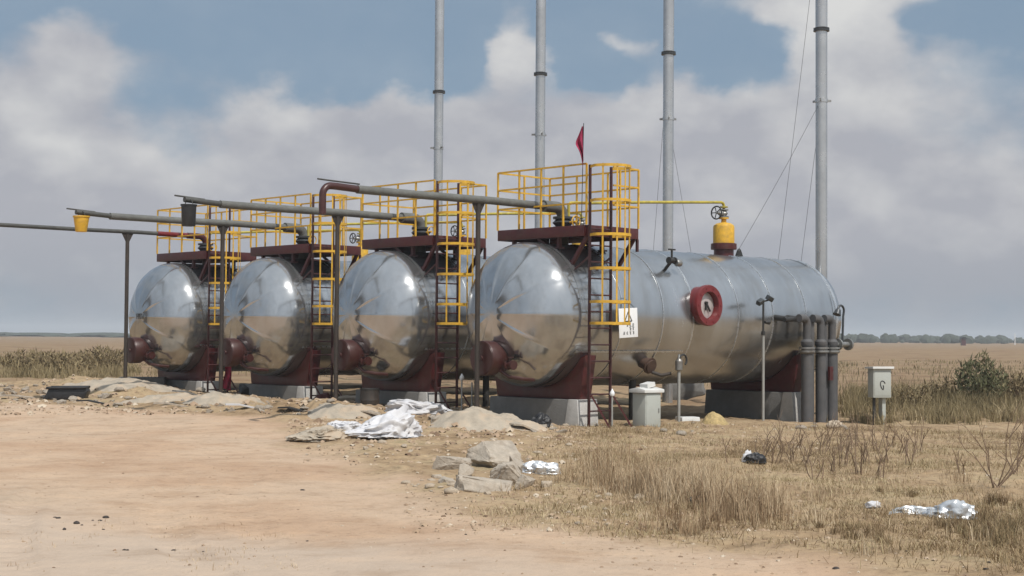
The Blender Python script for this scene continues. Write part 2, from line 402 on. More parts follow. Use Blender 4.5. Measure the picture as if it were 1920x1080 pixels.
def make_tank():
    t = thing('storage_tank', 'silver clad tank with the red flanged manway and a white placard beside its ladder', 'tank', W(0, 0, 0), PHI, 'horizontal silver tanks in a row')
    mb = MB(); ns, na = 84, 96; vs = []; fs = []
    for k in range(ns + 1):
        s = .05 + (LEN - .1) * k / ns
        for j in range(na):
            a = 2 * PI * j / na
            e = .007 * noise.noise(Vector((s * .8, math.cos(a) * 1.6, math.sin(a) * 1.6))) + .005 * noise.noise(Vector((s * 2.2, math.cos(a) * 2.6, math.sin(a) * 2.6 + 9)))
            # sheets of cladding lap over each other every 1.2 m
            lap = (s / 1.2) % 1.0
            e += .006 * (1 - lap)
            if abs(s - 3.35) < .25: e += .010 * (1 - abs(s - 3.35) / .25)
            vs.append((s, (R + e) * math.cos(a), ZC + (R + e) * math.sin(a)))
    for k in range(ns):
        for j in range(na):
            j2 = (j + 1) % na; fs.append((k * na + j, k * na + j2, (k + 1) * na + j2, (k + 1) * na + j))
    mb.add(vs, fs).build('shell', M_clad, t)
    head_mesh(0, -1, HD).build('dished_head', M_head, t, ang=50)
    head_mesh(LEN, 1, .80).build('dished_head', M_head, t, ang=50)
    for s, w in ((1.2, .03), (2.4, .03), (3.33, .05), (4.8, .03), (6.0, .03), (7.2, .03), (LEN - .03, .09)):
        MB().lathe((s - w / 2, 0, ZC), X_, [(0, R + .004), (.004, R + .014), (w - .004, R + .014), (w, R + .004)], 96).build('seam_band', M_band, t)
    # stitched lap joints run along the cladding
    for a in (-2.62, -.52):
        MB().strip([(s, (R + .012) * math.cos(a), ZC + (R + .012) * math.sin(a)) for s in (.1, 3.2)], .04, .006, (0, -math.sin(a), math.cos(a))).build('lap_joint', M_band, t)
    # burner drum on the head
    bz = 1.29
    b = MB().lathe((-.60, 0, bz), (-1, 0, 0), [(0, .25), (.10, .26), (.30, .30), (.32, .325), (.56, .33), (.575, .322)], 40).build('burner_drum', M_burn, t)
    MB().lathe((-1.17, 0, bz), (-1, 0, 0), [(0, .305), (.012, .30), (.013, .05), (.04, .045)], 40).build('end_plate', M_burn, b)
    MB().tube([(-.9, -.2, bz - .22), (-.86, -.42, bz - .34), (-.7, -.62, bz - .38), (-.45, -.66, bz - .40)], .035, 10).build('gas_pipe', M_burn, t)
    v = MB().lathe((-.86, -.30, bz - .12), (0, -1, 0), [(0, .05), (.05, .05), (.06, .09), (.1, .09), (.11, .06), (.2, .06), (.21, .09), (.25, .09)], 16)
    v.lathe((-.86, -.44, bz - .12), Z_, [(0, .03), (.13, .03), (.135, .075), (.15, .075)], 12).build('burner_valve', M_burn, t)
    # flanged manway on the flank
    ms, mz = 3.62, 2.36
    fl = MB().lathe((ms, -R + .12, mz), (0, -1, 0), [(0, .385), (.20, .385), (.202, .415), (.28, .42), (.31, .405), (.31, .285), (.16, .275)], 48).build('flanged_manway', M_flange, t)
    MB().lathe((ms, -R - .045, mz), (0, -1, 0), [(0, .275), (.02, .27), (.035, .2), (.04, .04)], 40).build('cover_plate', M_gauge, fl)
    hb = MB(); yy = -R - .12
    hb.bar((ms - .02, yy, mz + .04), (ms - .05, yy, mz - .10), .03).bar((ms - .02, yy, mz + .04), (ms + .09, yy, mz - .12), .03).lathe((ms - .02, yy + .05, mz + .05), (0, -1, 0), [(0, .035), (.07, .03)], 12)
    hb.build('handle', M_dark, fl)
    for k in range(10):
        a = 2 * PI * k / 10; MB().lathe((ms + .35 * math.cos(a), -R - .18, mz + .35 * math.sin(a)), (0, -1, 0), [(0, .018), (.022, .018)], 6).build('bolt', M_flange, fl)
    # side valve high on the flank, drain nozzle low on it
    vb = MB().tube([(2.86, -1.02, ZC + .92), (2.84, -1.22, ZC + 1.1)], .035, 10).lathe((2.74, -1.24, ZC + 1.12), X_, [(0, .07), (.03, .07), (.035, .05), (.1, .06), (.16, .05), (.165, .07), (.2, .07)], 14)
    vb.tube([(2.84, -1.24, ZC + 1.12), (2.84, -1.24, ZC + 1.34)], .022, 8).bar((2.74, -1.24, ZC + 1.34), (2.94, -1.24, ZC + 1.34), .03)
    vb.build('side_valve', M_dark, t)
    MB().lathe((3.02, -1.2, ZC + 1.08), X_, [(0, .06), (.03, .075), (.12, .075), (.14, .05)], 14).build('valve_outlet', M_steel, t)
    dn = MB().lathe((2.2, -1.02, 1.22), (0, -1, -.35), [(0, .12), (.20, .12), (.202, .165), (.235, .165), (.237, .13), (.28, .13)], 22)
    dn.build('drain_nozzle', M_rust, t)
    MB().tube([(2.2, -1.28, 1.02), (2.35, -1.4, .96), (2.5, -1.52, 1.0)], .035, 10).build('drain_pipe', M_post, t)
    MB().tube([(2.5, -.5, .9), (2.5, -.5, -.1)], .075, 12).build('drain_leg', M_dark, t)
    # lifting lug on the crown
    lg = MB().prism([(-.13, 0), (.13, 0), (.05, .15), (-.05, .15)], (6.62, -.02, ZC + R - .01), X_, Z_, Y_, .04)
    lg.tube(arc((6.62, 0, ZC + R + .12), .05, 0, 2 * PI, 12, X_, Z_)[:-1], .014, 8, closed=True).build('lifting_lug', M_dark, t)
    # red saddles
    for s0 in (.30, 7.06):
        ol = [(-1.14, .52), (1.14, .52), (1.28, 1.36)]
        a1 = math.atan2(1.36 - ZC, 1.28)
        for k in range(1, 24):
            a = a1 + (-PI - 2 * a1) * k / 24
            ol.append(((R + .012) * math.cos(a), ZC + (R + .012) * math.sin(a)))
        ol.append((-1.28, 1.36))
        sd = MB().prism(ol, (s0, 0, 0), Y_, Z_, X_, .30)
        sd.build('saddle', M_red, t, bevel=.006)
    return t
tank = make_tank()
for i, lb in ((1, 'second silver tank of the row, next to the one bearing the white placard'),
              (2, 'third silver tank of the row, between the black pail and the red pipe elbow'),
              (3, 'last silver tank of the row, with small dark letters on its head')):
    dup(tank, STEP * i, lb)
# the letters on the head of the last tank
def text_obj(s, size, th, name, m, parent, M):
    cu = bpy.data.curves.new(name, 'FONT'); cu.body = s; cu.size = size; cu.extrude = th; cu.align_x = 'CENTER'
    o = bpy.data.objects.new(name, cu); me = bpy.data.meshes.new_from_object(o); bpy.data.objects.remove(o)
    me.materials.append(m); o = bpy.data.objects.new(name, me); COL.objects.link(o); o.parent = parent; o.matrix_local = M; return o
last = [o for o in bpy.data.objects if o.name.startswith('storage_tank') and o['label'].startswith('last')][0]
def on_head(y, z):
    u = HD * math.sqrt(max(0, 1 - (y * y + (z - ZC) ** 2) / (R * R))); return Vector((-u, y, z)), Vector((-u / HD ** 2, y / R ** 2, (z - ZC) / R ** 2)).normalized()
p, n = on_head(-.10, 2.08)
ex = Vector((0, 0, 1)).cross(n).normalized(); ey = n.cross(ex)
text_obj('PT1', .20, .006, 'lettering', M_ink, last, Matrix(((ex.x, ey.x, n.x, p.x - .02), (ex.y, ey.y, n.y, p.y), (ex.z, ey.z, n.z, p.z), (0, 0, 0, 1))))

# ------------------------------------------------------------------ plinths
def plinth(i, s0, s1, label):
    b = W(i, (s0 + s1) / 2, 0, 0); th = thing
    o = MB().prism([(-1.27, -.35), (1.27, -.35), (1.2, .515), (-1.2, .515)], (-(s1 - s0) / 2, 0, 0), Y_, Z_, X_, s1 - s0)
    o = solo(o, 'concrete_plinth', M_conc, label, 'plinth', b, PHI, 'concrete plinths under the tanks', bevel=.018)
    h = (s1 - s0) / 2 + .006
    MB().prism([(-1.285, -.35), (-.80, -.35), (-.97, .522), (-1.212, .522)], (-h, 0, 0), Y_, Z_, X_, 2 * h).build('sunlit_end', M_concsun, o, bevel=.015)['label'] = 'plinth end painted paler as its sunlit part'  # sunlit patch painted as a paler cap, slanted along the tank's shadow edge
    return o
for i, w in enumerate(('the tank bearing the placard', 'the second tank, by the white sheeting', 'the third tank, by the short dark drum', 'the last tank of the row')):
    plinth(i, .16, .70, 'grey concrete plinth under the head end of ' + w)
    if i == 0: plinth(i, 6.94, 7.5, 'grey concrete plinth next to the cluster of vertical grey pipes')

# ------------------------------------------------------------------ platforms
DZ = 3.80; S0, S1, TL, TR = .12, 1.58, .97, -1.46
def make_platform():
    b = Vector((.85, -.25, DZ - .2))
    t = thing('access_platform', 'dark red platform with yellow railings on the tank bearing the placard, beside the flag', 'platform', W(0, *b), PHI, 'railed platforms on the tanks')
    def P(mb, name, m, **k): return mb.build(name, m, t, origin=b, **k)
    P(MB().box(((S0 + S1) / 2, (TL + TR) / 2, DZ - .012), (S1 - S0 - .02, TL - TR - .02, .02)), 'deck_plate', M_red)
    for a, c in (((S0, TL), (S0, TR)), ((S0, TR), (S1, TR)), ((S1, TR), (S1, TL)), ((S1, TL), (S0, TL))):
        d = Vector((c[0] - a[0], c[1] - a[1], 0)).normalized() * .028
        P(MB().bar((a[0] + d.x, a[1] + d.y, DZ - .10), (c[0] - d.x, c[1] - d.y, DZ - .10), .055, .205), 'edge_beam', M_red, bevel=.004)
    for y in (.4, -.25, -.9): P(MB().bar((S0 + .03, y, DZ - .08), (S1 - .03, y, DZ - .08), .05, .11), 'joist', M_red)
    def crown(t_): return ZC + math.sqrt(R * R - t_ * t_) if abs(t_) < R else ZC
    for s, tt in ((.25, .62), (.25, -.62), (1.45, .62), (1.45, -.62)):
        P(MB().bar((s, tt, DZ - .2), (s, tt, crown(tt) - .01), .07), 'leg', M_red)
        P(MB().box((s, tt, crown(tt) + .02), (.16, .14, .03)), 'foot_plate', M_red)
    for s in (.2, 1.5):
        P(MB().bar((s, TR + .05, DZ - .2), (s, -1.02, crown(-1.02)), .065), 'brace', M_red)
        P(MB().bar((s, -.1, DZ - .2), (s, -1.0, crown(-1.0)), .05), 'brace', M_red)
    P(MB().bar((S1, TR + .03, DZ - .2), (S1, TR + .03, DZ - .44), .045), 'brace', M_stile)
    # railing
    pts = [(S0, TR), (S0, -.85), (S0, -.25), (S0, .36), (S0, TL), (.85, TL), (S1, TL), (S1, .2), (S1, -.65), (S1, TR), (1.05, TR)]
    top = DZ + 1.15
    for x, y in pts: P(MB().bar((x, y, DZ + .005), (x, y, top), .031), 'rail_post', M_yel)
    for j, z in enumerate((top, DZ + .80, DZ + .42)):
        runs = ([(S0, TR), (S0, TL)], [(S0, TL), (S1, TL)], [(S1, TL), (S1, TR)], [(S1, TR), (.86, TR)])
        for a, c in runs:
            P(MB().bar((*a, z), (*c, z), .028, .032), ('top_rail', 'mid_rail', 'knee_rail')[j], M_yel)
    return t
plat = make_platform()
PL = ('dark red platform with yellow railings on the second tank, below the elbowed red pipe end',
      'dark red platform with yellow railings on the third tank of the row',
      'small far red platform with yellow railings on the last tank, behind the black pail')
for i in (1, 2, 3): dup(plat, STEP * i, PL[i - 1])

# ------------------------------------------------------------------ caged ladders
def make_ladder():
    y = -1.53; b = Vector((.43, y, 0)); sa, sb = .14, .72
    t = thing('caged_ladder', 'dark ladder in a yellow safety cage, standing beside the white placard', 'ladder', W(0, *b), PHI, 'caged ladders up to the platforms')
    def P(mb, name, m, **k): return mb.build(name, m, t, origin=b, **k)
    for s in (sa, sb): P(MB().bar((s, y, -.15), (s, y, 4.93), .055, .03), 'stile', M_stile, bevel=.004)
    z = .32
    while z < 3.8:
        P(MB().tube([(sa + .01, y, z), (sb - .01, y, z)], .015, 8), 'rung', M_stile); z += .31
    mid = (sa + sb) / 2; rad = .41; cy = y - .22
    def hoop():
        return [(sa, y, 0)] + [(mid - rad * math.cos(a) * 1.0, cy - rad * math.sin(a), 0) for a in [PI * k / 14 for k in range(15)]] + [(sb, y, 0)]
    hp = hoop()
    for z in (1.96, 2.36, 2.98, 3.61, 4.25, 4.89):
        P(MB().strip([(x, yy, z) for x, yy, _ in hp], .052, .008, Z_), 'cage_hoop', M_yel)
    for k in (2, 5, 7, 9, 12):
        a = PI * k / 14; P(MB().strip([(mid - (rad - .008) * math.cos(a), cy - (rad - .008) * math.sin(a), zz) for zz in (1.93, 4.92)], .032, .007, (math.sin(a), -math.cos(a), 0)), 'cage_bar', M_yel)
    P(MB().bar((sa, y + .02, 3.2), (sa, -1.15, 2.98), .03), 'bracket', M_stile)
    P(MB().bar((sb, y + .02, 3.2), (sb, -1.15, 2.98), .03), 'bracket', M_stile)
    for s, d in ((sa, .30), (sb, .34)):
        P(MB().bar((s + .03, y - .03, .62), (s + d * .75 + .1, y - .32, -.1), .035), 'strut', M_red)
    return t
lad = make_ladder()
LL = ('yellow caged ladder on the second tank, just beyond the post of the red elbowed pipe',
      'yellow caged ladder on the third tank, beside the post under the black pail pipe',
      'small yellow caged ladder on the last tank, above the crimson rag')
for i in (1, 2, 3): dup(lad, STEP * i, LL[i - 1])

# ------------------------------------------------------------------ relief drums on the crown, with their yellow pipes
def make_drum():
    s = 6.07; b = Vector((s, 0, ZC + R))
    t = thing('relief_drum', 'yellow drum with handwheel valve on top of the tank bearing the placard', 'drum', W(0, *b), PHI, 'yellow relief drums on the tanks')
    def P(mb, name, m, par=t, **k): return mb.build(name, m, par, origin=b, **k)
    z0 = ZC + R - .03
    P(MB().lathe((s, 0, z0), Z_, [(0, .22), (.16, .22), (.162, .285), (.22, .29), (.222, .285), (.29, .285), (.30, .25)], 32), 'flange', M_red)
    P(MB().lathe((s, 0, z0 + .30), Z_, [(0, .235), (.36, .235), (.40, .22), (.44, .16), (.46, .08)], 36), 'body', M_yel)
    P(MB().lathe((s, 0, z0 + .74), Z_, [(0, .06), (.10, .055), (.102, .11), (.13, .11)], 20), 'neck', M_yel)
    v = P(MB().lathe((s, 0, z0 + .875), Z_, [(0, .11), (.025, .11), (.03, .055), (.09, .09), (.15, .055), (.155, .10), (.18, .10)], 20).lathe((s - .06, 0, z0 + .965), (-1, 0, 0), [(0, .06), (.08, .045), (.10, .025), (.22, .022)], 12), 'gate_valve', M_steel)
    w = MB().tube(arc((s - .26, 0, z0 + .965), .14, 0, 2 * PI, 24, Y_, Z_)[:-1], .016, 8, closed=True)
    for k in range(5):
        a = 2 * PI * k / 5; w.tube([(s - .26, 0, z0 + .965), (s - .26, .14 * math.cos(a), z0 + .965 + .14 * math.sin(a))], .011, 6)
    P(w, 'handwheel', M_dark, v)
    P(MB().tube([(s, 0, z0 + 1.05), (s, 0, z0 + 1.14), (s - .03, 0, z0 + 1.19), (s - .10, 0, z0 + 1.205), (3.4, -.05, z0 + 1.03), (1.75, -.1, z0 + .90), (1.1, -.1, z0 + .86), (1.04, -.1, z0 + .82), (1.03, -.1, z0 + .34)], .032, 10), 'outlet_pipe', M_yelpipe)
    P(MB().lathe((s, 0, z0 + 1.09), Z_, [(0, .09), (.03, .09)], 16), 'pipe_flange', M_yelpipe)
    return t
drum = make_drum()
DL = ('yellow relief drum on the second tank, behind the railings beside the flag', 'yellow relief drum on the third tank, behind the second caged ladder', 'small yellow relief drum on the last tank, seen past the pipe post')
for i in (1, 2, 3): dup(drum, STEP * i, DL[i - 1])

# ------------------------------------------------------------------ overhead vent pipes
def overhead(i, label, r, end, m_pipe):
    z = 4.27; b = Vector((-1.29, 0, 0))
    t = thing('overhead_pipe', label, 'pipe', W(i, *b), PHI, 'pipes reaching out from the tank tops')
    def P(mb, name, m, **k): return mb.build(name, m, t, origin=b, **k)
    e = .78
    P(MB().tube([(-4.15 if i < 3 else -8.2, 0, z - .02), (-2.5, .0, z - .015), (-1, 0, z), (e, 0, z - .01)], r, 16), 'pipe', m_pipe)
    P(MB().tube([(e - .35, 0, z - .01)] + arc((e, 0, z - .21), .2, PI / 2, 0, 8, X_, Z_) + [(e + .2, 0, ZC + R - .05)], r * 1.55, 16), 'elbow', M_pipe if i < 3 else M_red)
    P(MB().lathe((e + .2, 0, 3.84), Z_, [(0, .20), (.04, .20), (.045, .14), (.12, .21), (.19, .14), (.195, .20), (.24, .20)], 20), 'valve_body', M_lamp)
    P(MB().tube([(e + .2, 0, 3.95), (e + .2, -.36, 3.97)], .022, 8).tube(arc((e + .2, -.36, 3.97), .11, 0, 2 * PI, 18, X_, Z_)[:-1], .013, 6, closed=True), 'handwheel', M_yel)
    P(MB().tube([(-1.29, 0, -.2), (-1.29, 0, z - r - .005)], .048, 12), 'support_post', M_post)
    P(MB().prism([(-.16, 0), (.16, 0), (.05, -.2), (-.05, -.2)], (-1.29, -.006, z - r), X_, Z_, Y_, .012), 'gusset', M_post)
    if end == 'elbow':
        P(MB().tube([(-4.0, 0, z - .02), (-4.6, 0, z - .0)] + arc((-4.72, 0, z - .17), .17, PI / 2, PI, 8, X_, Z_) + [(-4.89, 0, z - .5)], .062, 14), 'end_elbow', M_burn)
        P(MB().tube([(-4.1, 0, z + .075), (-4.7, 0, z + .09), (-5.0, 0, z + .10)], .016, 6), 'tie_rod', M_pipedark)
    elif i < 3:
        P(MB().tube([(-4.0, 0, z - .02), (-4.95, 0, z + .02)], r * .72, 12), 'pipe_end', M_pipedark)
        P(MB().tube([(-4.5, 0, z + .05), (-5.15, .02, z + .085)], .018, 6), 'tie_rod', M_pipedark)
    return t
overhead(0, 'grey overhead pipe ending in a red down-turned elbow', .074, 'elbow', M_pipe)
overhead(1, 'grey overhead pipe with the black pail hanging from its end', .076, 'plain', M_pipe)
overhead(2, 'grey overhead pipe with the yellow pail hanging from its end', .074, 'plain', M_pipe)
o4 = overhead(3, 'thin dark overhead pipe running out past the edge, on a slim black post', .050, 'plain', M_pipedark)
MB().tube([(-.45, 0, 4.265), (.42, 0, 4.265)], .062, 12).build('red_sleeve', M_flange, o4, origin=(-1.29, 0, 0))

def pail(i, s, label, m, rt, rb, h, ztop):
    b = W(i, s, 0, ztop - h)
    t = thing('pail', label, 'pail', b, PHI)
    MB().lathe((0, 0, 0), Z_, [(0, rb * .96), (.01, rb), (h - .03, rt), (h - .028, rt + .014), (h, rt + .014), (h, rt - .008), (h - .1, rt - .02)], 28).build('bucket', m, t)
    MB().tube([Vector((0, rt * math.cos(a), h - .03 + .13 * math.sin(a))) for a in [PI * k / 10 for k in range(11)]], .008, 6).build('bail_handle', M_dark, t)
pail(1, -4.85, 'black pail hanging from the end of an overhead pipe', M_blackp, .145, .13, .42, 4.20)
pail(2, -4.82, 'yellow pail hanging from the end of an overhead pipe', M_yel, .165, .12, .34, 4.215)

# ------------------------------------------------------------------ chimney stacks
SX = [(1540, 35.4), (1252, 38.5), (1011, 41.7), (820, 44.9)]
SLAB = ('tall silver stack rising behind the domed far end of the tank with the placard', 'tall silver stack between the flag and the yellow relief drum', 'tall silver stack rising right behind the flag and its railings', 'tall thin silver stack rising behind the second caged ladder')
for k, (px, Y) in enumerate(SX):
    p = pix(px, 520, Y); b = Vector((p.x, p.y, H(p.x, p.y)))
    t = thing('chimney_stack', SLAB[k], 'stack', b, .3 * k, 'tall silver stacks behind the tanks')
    MB().tube([(0, 0, -.1), (0, 0, 9.05 - b.z)], .138, 28).build('lower_tube', M_stack, t)
    MB().tube([(0, 0, 9.12 - b.z), (0, 0, 16)], .141, 28).build('upper_tube', M_stack, t)
    MB().lathe((0, 0, 9.03 - b.z), Z_, [(0, .19), (.035, .19), (.038, .185), (.075, .19)], 28).build('flange', M_lamp, t)
    MB().lathe((0, 0, 7.32 - b.z), Z_, [(0, .142), (.005, .15), (.095, .15), (.10, .142)], 28).build('clamp_band', M_stack, t)
    for a in (0.2, 2.3, 4.4): MB().box((.19 * math.cos(a), .19 * math.sin(a), 7.37 - b.z), (.11, .03, .05), a).build('guy_bracket', M_steel, t)
def wire(a, b, label, group='guy wires of the stacks'):
    a, b = Vector(a), Vector(b); m = (a + b) / 2
    path = []
    for k in range(9):
        q = k / 8; p = a.lerp(b, q); p.z -= .12 * math.sin(PI * q) * (a - b).length / 10; path.append(p - b)
    solo(MB().tube(path, .0045, 6), 'guy_wire', M_dark, label, 'wire', b, 0, group)
def stk(k, z): p = pix(SX[k][0], 520, SX[k][1]); return Vector((p.x, p.y, z))
def anchor(px, Y): p = pix(px, 600, Y); return Vector((p.x, p.y, H(p.x, p.y)))
wire(stk(0, 12.2), anchor(1425, 37.2), 'long slanting guy wire from high on the stack behind the domed tank end')
wire(stk(0, 7.37), anchor(1466, 36.8), 'short guy wire from the clamp band of the stack behind the domed end')
wire(stk(1, 9.0), anchor(1203, 40.5), 'guy wire from the flange of the stack next to the relief drum, toward the railings')
wire(stk(1, 7.37), anchor(1345, 41), 'guy wire from the clamp band of one stack down behind the yellow relief drum')
wire(stk(2, 7.37), anchor(985, 43.5), 'guy wire hanging close beside the stack behind the flag')
wire(stk(3, 7.37), anchor(790, 46.5), 'guy wire hanging close beside the stack behind the second caged ladder')
wire(stk(0, 7.4), W(0, 6.62, 0, ZC + R + .17), 'wire from the lifting lug on the tank crown up to the stack')

# ------------------------------------------------------------------ placard
b = W(0, 1.19, -1.57, 1.70)
t = thing('warning_placard', 'white enamel placard with a black triangle and rows of marks, on the tank flank', 'sign', b, PHI)
tilt = Matrix.Rotation(math.radians(-3), 3, 'Y')
def tb(mb): mb.v = [tuple(tilt @ Vector(v)) for v in mb.v]; return mb
tb(MB().box((0, 0, .28), (.53, .012, .56))).build('plate', M_sign, t, bevel=.003)
tb(MB().tube([(-.20, .0, .555), (-.05, .12, .75), (.05, .12, .75), (.2, .0, .555)], .006, 6)).build('hanging_wire', M_dark, t)
yq = -.0075
tri = MB()
P3 = [(-.10, .31), (.10, .31), (0, .49)]
for k in range(3):
    a, c = P3[k], P3[(k + 1) % 3]; tri.bar((a[0], yq, a[1]), (c[0], yq, c[1]), .003, .022)
tri.bar((0, yq, .34), (0, yq, .42), .018, .003)
tb(tri).build('triangle_symbol', M_ink, t)
marks = MB(); rr = random.Random(4)
def glyph(cx, cz, w):
    for k in range(3): marks.box((cx + rr.uniform(-.01, .01), yq, cz - w / 2 + w * k / 2), (w * rr.uniform(.6, 1), .003, .010))
    marks.box((cx + rr.uniform(-.01, .01), yq - .001, cz), (.011, .003, w))
for cx in (-.03, .05, .13): glyph(cx, .235, .05)
for cx in (.05, .13): glyph(cx, .165, .05)
for cx in (-.13, -.04, .05, .14): glyph(cx, .085, .045)
tb(marks).build('lettering', M_ink, t)

# ------------------------------------------------------------------ flag
b = W(0, .05, -1.40, DZ + .05)
t = thing('flag', 'limp crimson flag on a thin pole tied to the platform railing', 'flag', b, 0)
MB().tube([(0, 0, 0), (.03, 0, 1.86)], .007, 8).build('pole', M_dark, t)
fm = MB(); vs = []; fs = []; nu, nv = 10, 24
for a in range(nv + 1):
    q = a / nv
    for c in range(nu + 1):
        u = c / nu
        wd = .045 + .12 * math.sin(PI * min(1, q * 1.1)) * (1 - .25 * q)
        vs.append((.028 - u * wd * (.7 + .3 * math.sin(q * 5)), .05 * math.sin(u * 9 + q * 4) * (.4 + q), 1.80 - q * .66 - u * u * .14 * q - .05 * u * math.sin(q * 7)))
for a in range(nv):
    for c in range(nu):
        k = a * (nu + 1) + c; fs.append((k, k + 1, k + nu + 2, k + nu + 1))
fm.add(vs, fs).build('cloth', M_flag, t)

# ------------------------------------------------------------------ riser manifold at the far end
def manifold():
    b = Vector((7.05, -1.83, 0))
    t = thing('pipe_manifold', 'cluster of thick grey vertical pipes with flanges at the end of the tank', 'pipes', W(0, *b), PHI)
    def P(mb, name, m, **k): return mb.build(name, m, t, origin=b, **k)
    for s, y, r in ((6.62, -1.83, .125), (7.10, -1.85, .115), (7.52, -1.85, .125)):
        P(MB().tube([(s, y, -.5), (s, y, 1.38)], r, 22), 'riser', M_riser)
        P(MB().lathe((s, y, 1.38), Z_, [(0, r + .01), (.03, .175), (.07, .175), (.072, .12), (.10, .12), (.102, .175), (.14, .175)], 22), 'flange', M_steel)
        P(MB().lathe((s, y, 1.52), Z_, [(0, .10), (.05, .13), (.12, .13), (.17, .09)], 20), 'valve_body', M_riser)
        P(MB().tube([(s, y, 1.68)] + arc((s - .14, y, 2.0), .14, 0, PI / 2, 6, X_, Z_) + [(s - .3, y, 2.14)], .085, 16), 'upper_bend', M_riser)
    for s, y in ((6.86, -1.76), (7.33, -1.78)):
        P(MB().tube([(s, y, -.5), (s, y, 2.05)], .075, 14), 'thin_riser', M_riser)
    P(MB().tube([(5.95, -1.72, 2.10), (6.3, -1.72, 2.12), (7.45, -1.72, 2.10)], .055, 14), 'header', M_dark)
    for s in (6.05, 6.5, 6.95, 7.4): P(MB().tube([(s, -1.74, 2.11), (s, -1.36, 2.16)], .06, 12), 'branch', M_dark)
    P(MB().tube([(7.4, -1.83, 1.58), (8.15, -1.85, 1.58)], .06, 14), 'side_header', M_steel)
    for s in (7.72, 8.12): P(MB().lathe((s, -1.85, 1.58), X_, [(0, .13), (.05, .13)], 20), 'end_flange', M_steel)
    P(MB().tube([(7.92, -1.85, 1.60), (7.95, -1.85, 2.2)] + arc((7.86, -1.85, 2.32), .12, 0, PI * .9, 8, X_, Z_), .025, 10), 'vent_pipe', M_lamp)
    P(MB().lathe((7.77, -1.85, 2.36), (-.5, 0, -1), [(0, .03), (.02, .06), (.14, .09)], 14), 'vent_cowl', M_lamp)
    P(MB().box((7.32, -1.95, .95), (.12, .06, .3)), 'red_tag', M_red)
manifold()

# ------------------------------------------------------------------ lamp post, standpipe, white-capped stakes
b = W(0, 5.22, -1.72); b.z = H(b.x, b.y)
t = thing('lamp_post', 'slim pole with two small dark floodlights beside the tank flank', 'lamp post', b, PHI)
MB().tube([(0, 0, -.1), (0, 0, 1.80)], .03, 12).build('lower_pole', M_palepole, t)
MB().tube([(0, 0, 1.80), (0, 0, 2.52)], .022, 10).build('upper_pole', M_dark, t)
MB().lathe((0, 0, 1.78), Z_, [(0, .045), (.08, .045)], 12).build('joint', M_dark, t)
MB().bar((-.16, 0, 2.45), (.2, 0, 2.52), .03).build('cross_arm', M_dark, t)
for x, z, a in ((-.15, 2.47, -.4), (.18, 2.55, .3)):
    MB().box((x, -.03, z), (.16, .10, .10), M=Matrix.Rotation(a, 3, 'Y') @ Matrix.Rotation(.5, 3, 'X')).build('floodlight', M_lamp, t, bevel=.01)
MB().lathe((.03, -.02, 2.05), (1, -.2, 0), [(0, .03), (.1, .05), (.12, .05)], 12).build('bell', M_dark, t)
b = W(0, 2.5, -1.72); b.z = H(b.x, b.y)
t = thing('standpipe', 'short pale standpipe topped by a curled valve handle', 'standpipe', b, PHI)
MB().tube([(0, 0, -.1), (0, 0, 1.0)], .032, 12).build('pipe', M_palepole, t)
MB().lathe((0, 0, .98), Z_, [(0, .035), (.03, .07), (.2, .075), (.26, .03), (.34, .02)], 16).build('valve_body', M_steel, t)
MB().tube(arc((.10, -.02, 1.2), .11, PI, -.9, 12, X_, Z_), .02, 8).build('curled_handle', M_dark, t)
p = G(1289, 789); solo(MB().box((0, 0, .03), (.42, .3, .10), top=.95), 'paving_block', M_lid, 'pale flat block at the foot of the standpipe', 'block', p, .4, bevel=.01)
for k, (px, Y, zt, lb) in enumerate(((866, 30.6, .86, 'white-capped stake between the two middle plinths'), (1148, 28.0, .66, 'white-capped stake in front of the placard tank ladder'), (885, 30.9, .8, 'plain pale stake beside the white-capped one'), (681, 33.8, .82, 'thin pale stake beside the third tank drum'))):
    p = pix(px, 700, Y); p.z = H(p.x, p.y); h = zt - p.z
    t = thing('marker_stake', lb, 'stake', p, 0, 'stakes among the tanks')
    MB().tube([(0, 0, -.1), (0, 0, h - .05)], .018, 10).build('shaft', M_palepole, t)
    if k < 2: MB().lathe((0, 0, h - .06), Z_, [(0, .03), (.03, .048), (.07, .045), (.14, .004)], 14).build('cap', M_sign, t)

# ------------------------------------------------------------------ electrical boxes
b = W(0, 1.32, -1.92); b.z = H(b.x, b.y)
t = thing('cable_cabinet', 'grey cabinet with a sloping white lid, standing on the ground next to the ladder', 'cabinet', b, PHI)
MB().box((0, 0, .29), (.44, .32, .72)).build('cabinet_body', M_box, t, bevel=.008)
MB().prism([(-.20, .66), (.20, .66), (.20, .72), (.0, .76), (-.20, .72)], (-.28, 0, 0), Y_, Z_, X_, .56).build('lid', M_lid, t, bevel=.006)
MB().box((.02, 0, .80), (.22, .2, .08), M=Matrix.Rotation(-.2, 3, 'Y')).build('loose_cap', M_lid, t)
MB().box((.0, -.165, .30), (.40, .008, .62)).build('door', M_box, t, bevel=.003)
MB().box((.15, -.173, .32), (.02, .014, .08)).build('handle', M_steel, t)
p = pix(1649, 790, 32.3); p.z = H(p.x, p.y); pz = p.z
t = thing('junction_box', 'grey junction box on a thin post at the field edge, with a black scrawl', 'junction box', p, math.radians(14))
zc = 1.7 - (719 - 637) * 32.3 / 2800 - pz
MB().box((0, 0, zc), (.42, .26, .62)).build('box_body', M_box, t, bevel=.01)
MB().prism([(-.19, .31), (.19, .31), (.19, .345), (-.19, .36)], (-.25, 0, zc), Y_, Z_, X_, .50).build('lid', M_lid, t, bevel=.004)
MB().box((0, -.134, zc - .01), (.37, .006, .52)).build('door', M_box, t, bevel=.002)
MB().bar((-.12, .02, -.2), (-.12, .02, zc - .31), .05).build('post', M_dark, t)
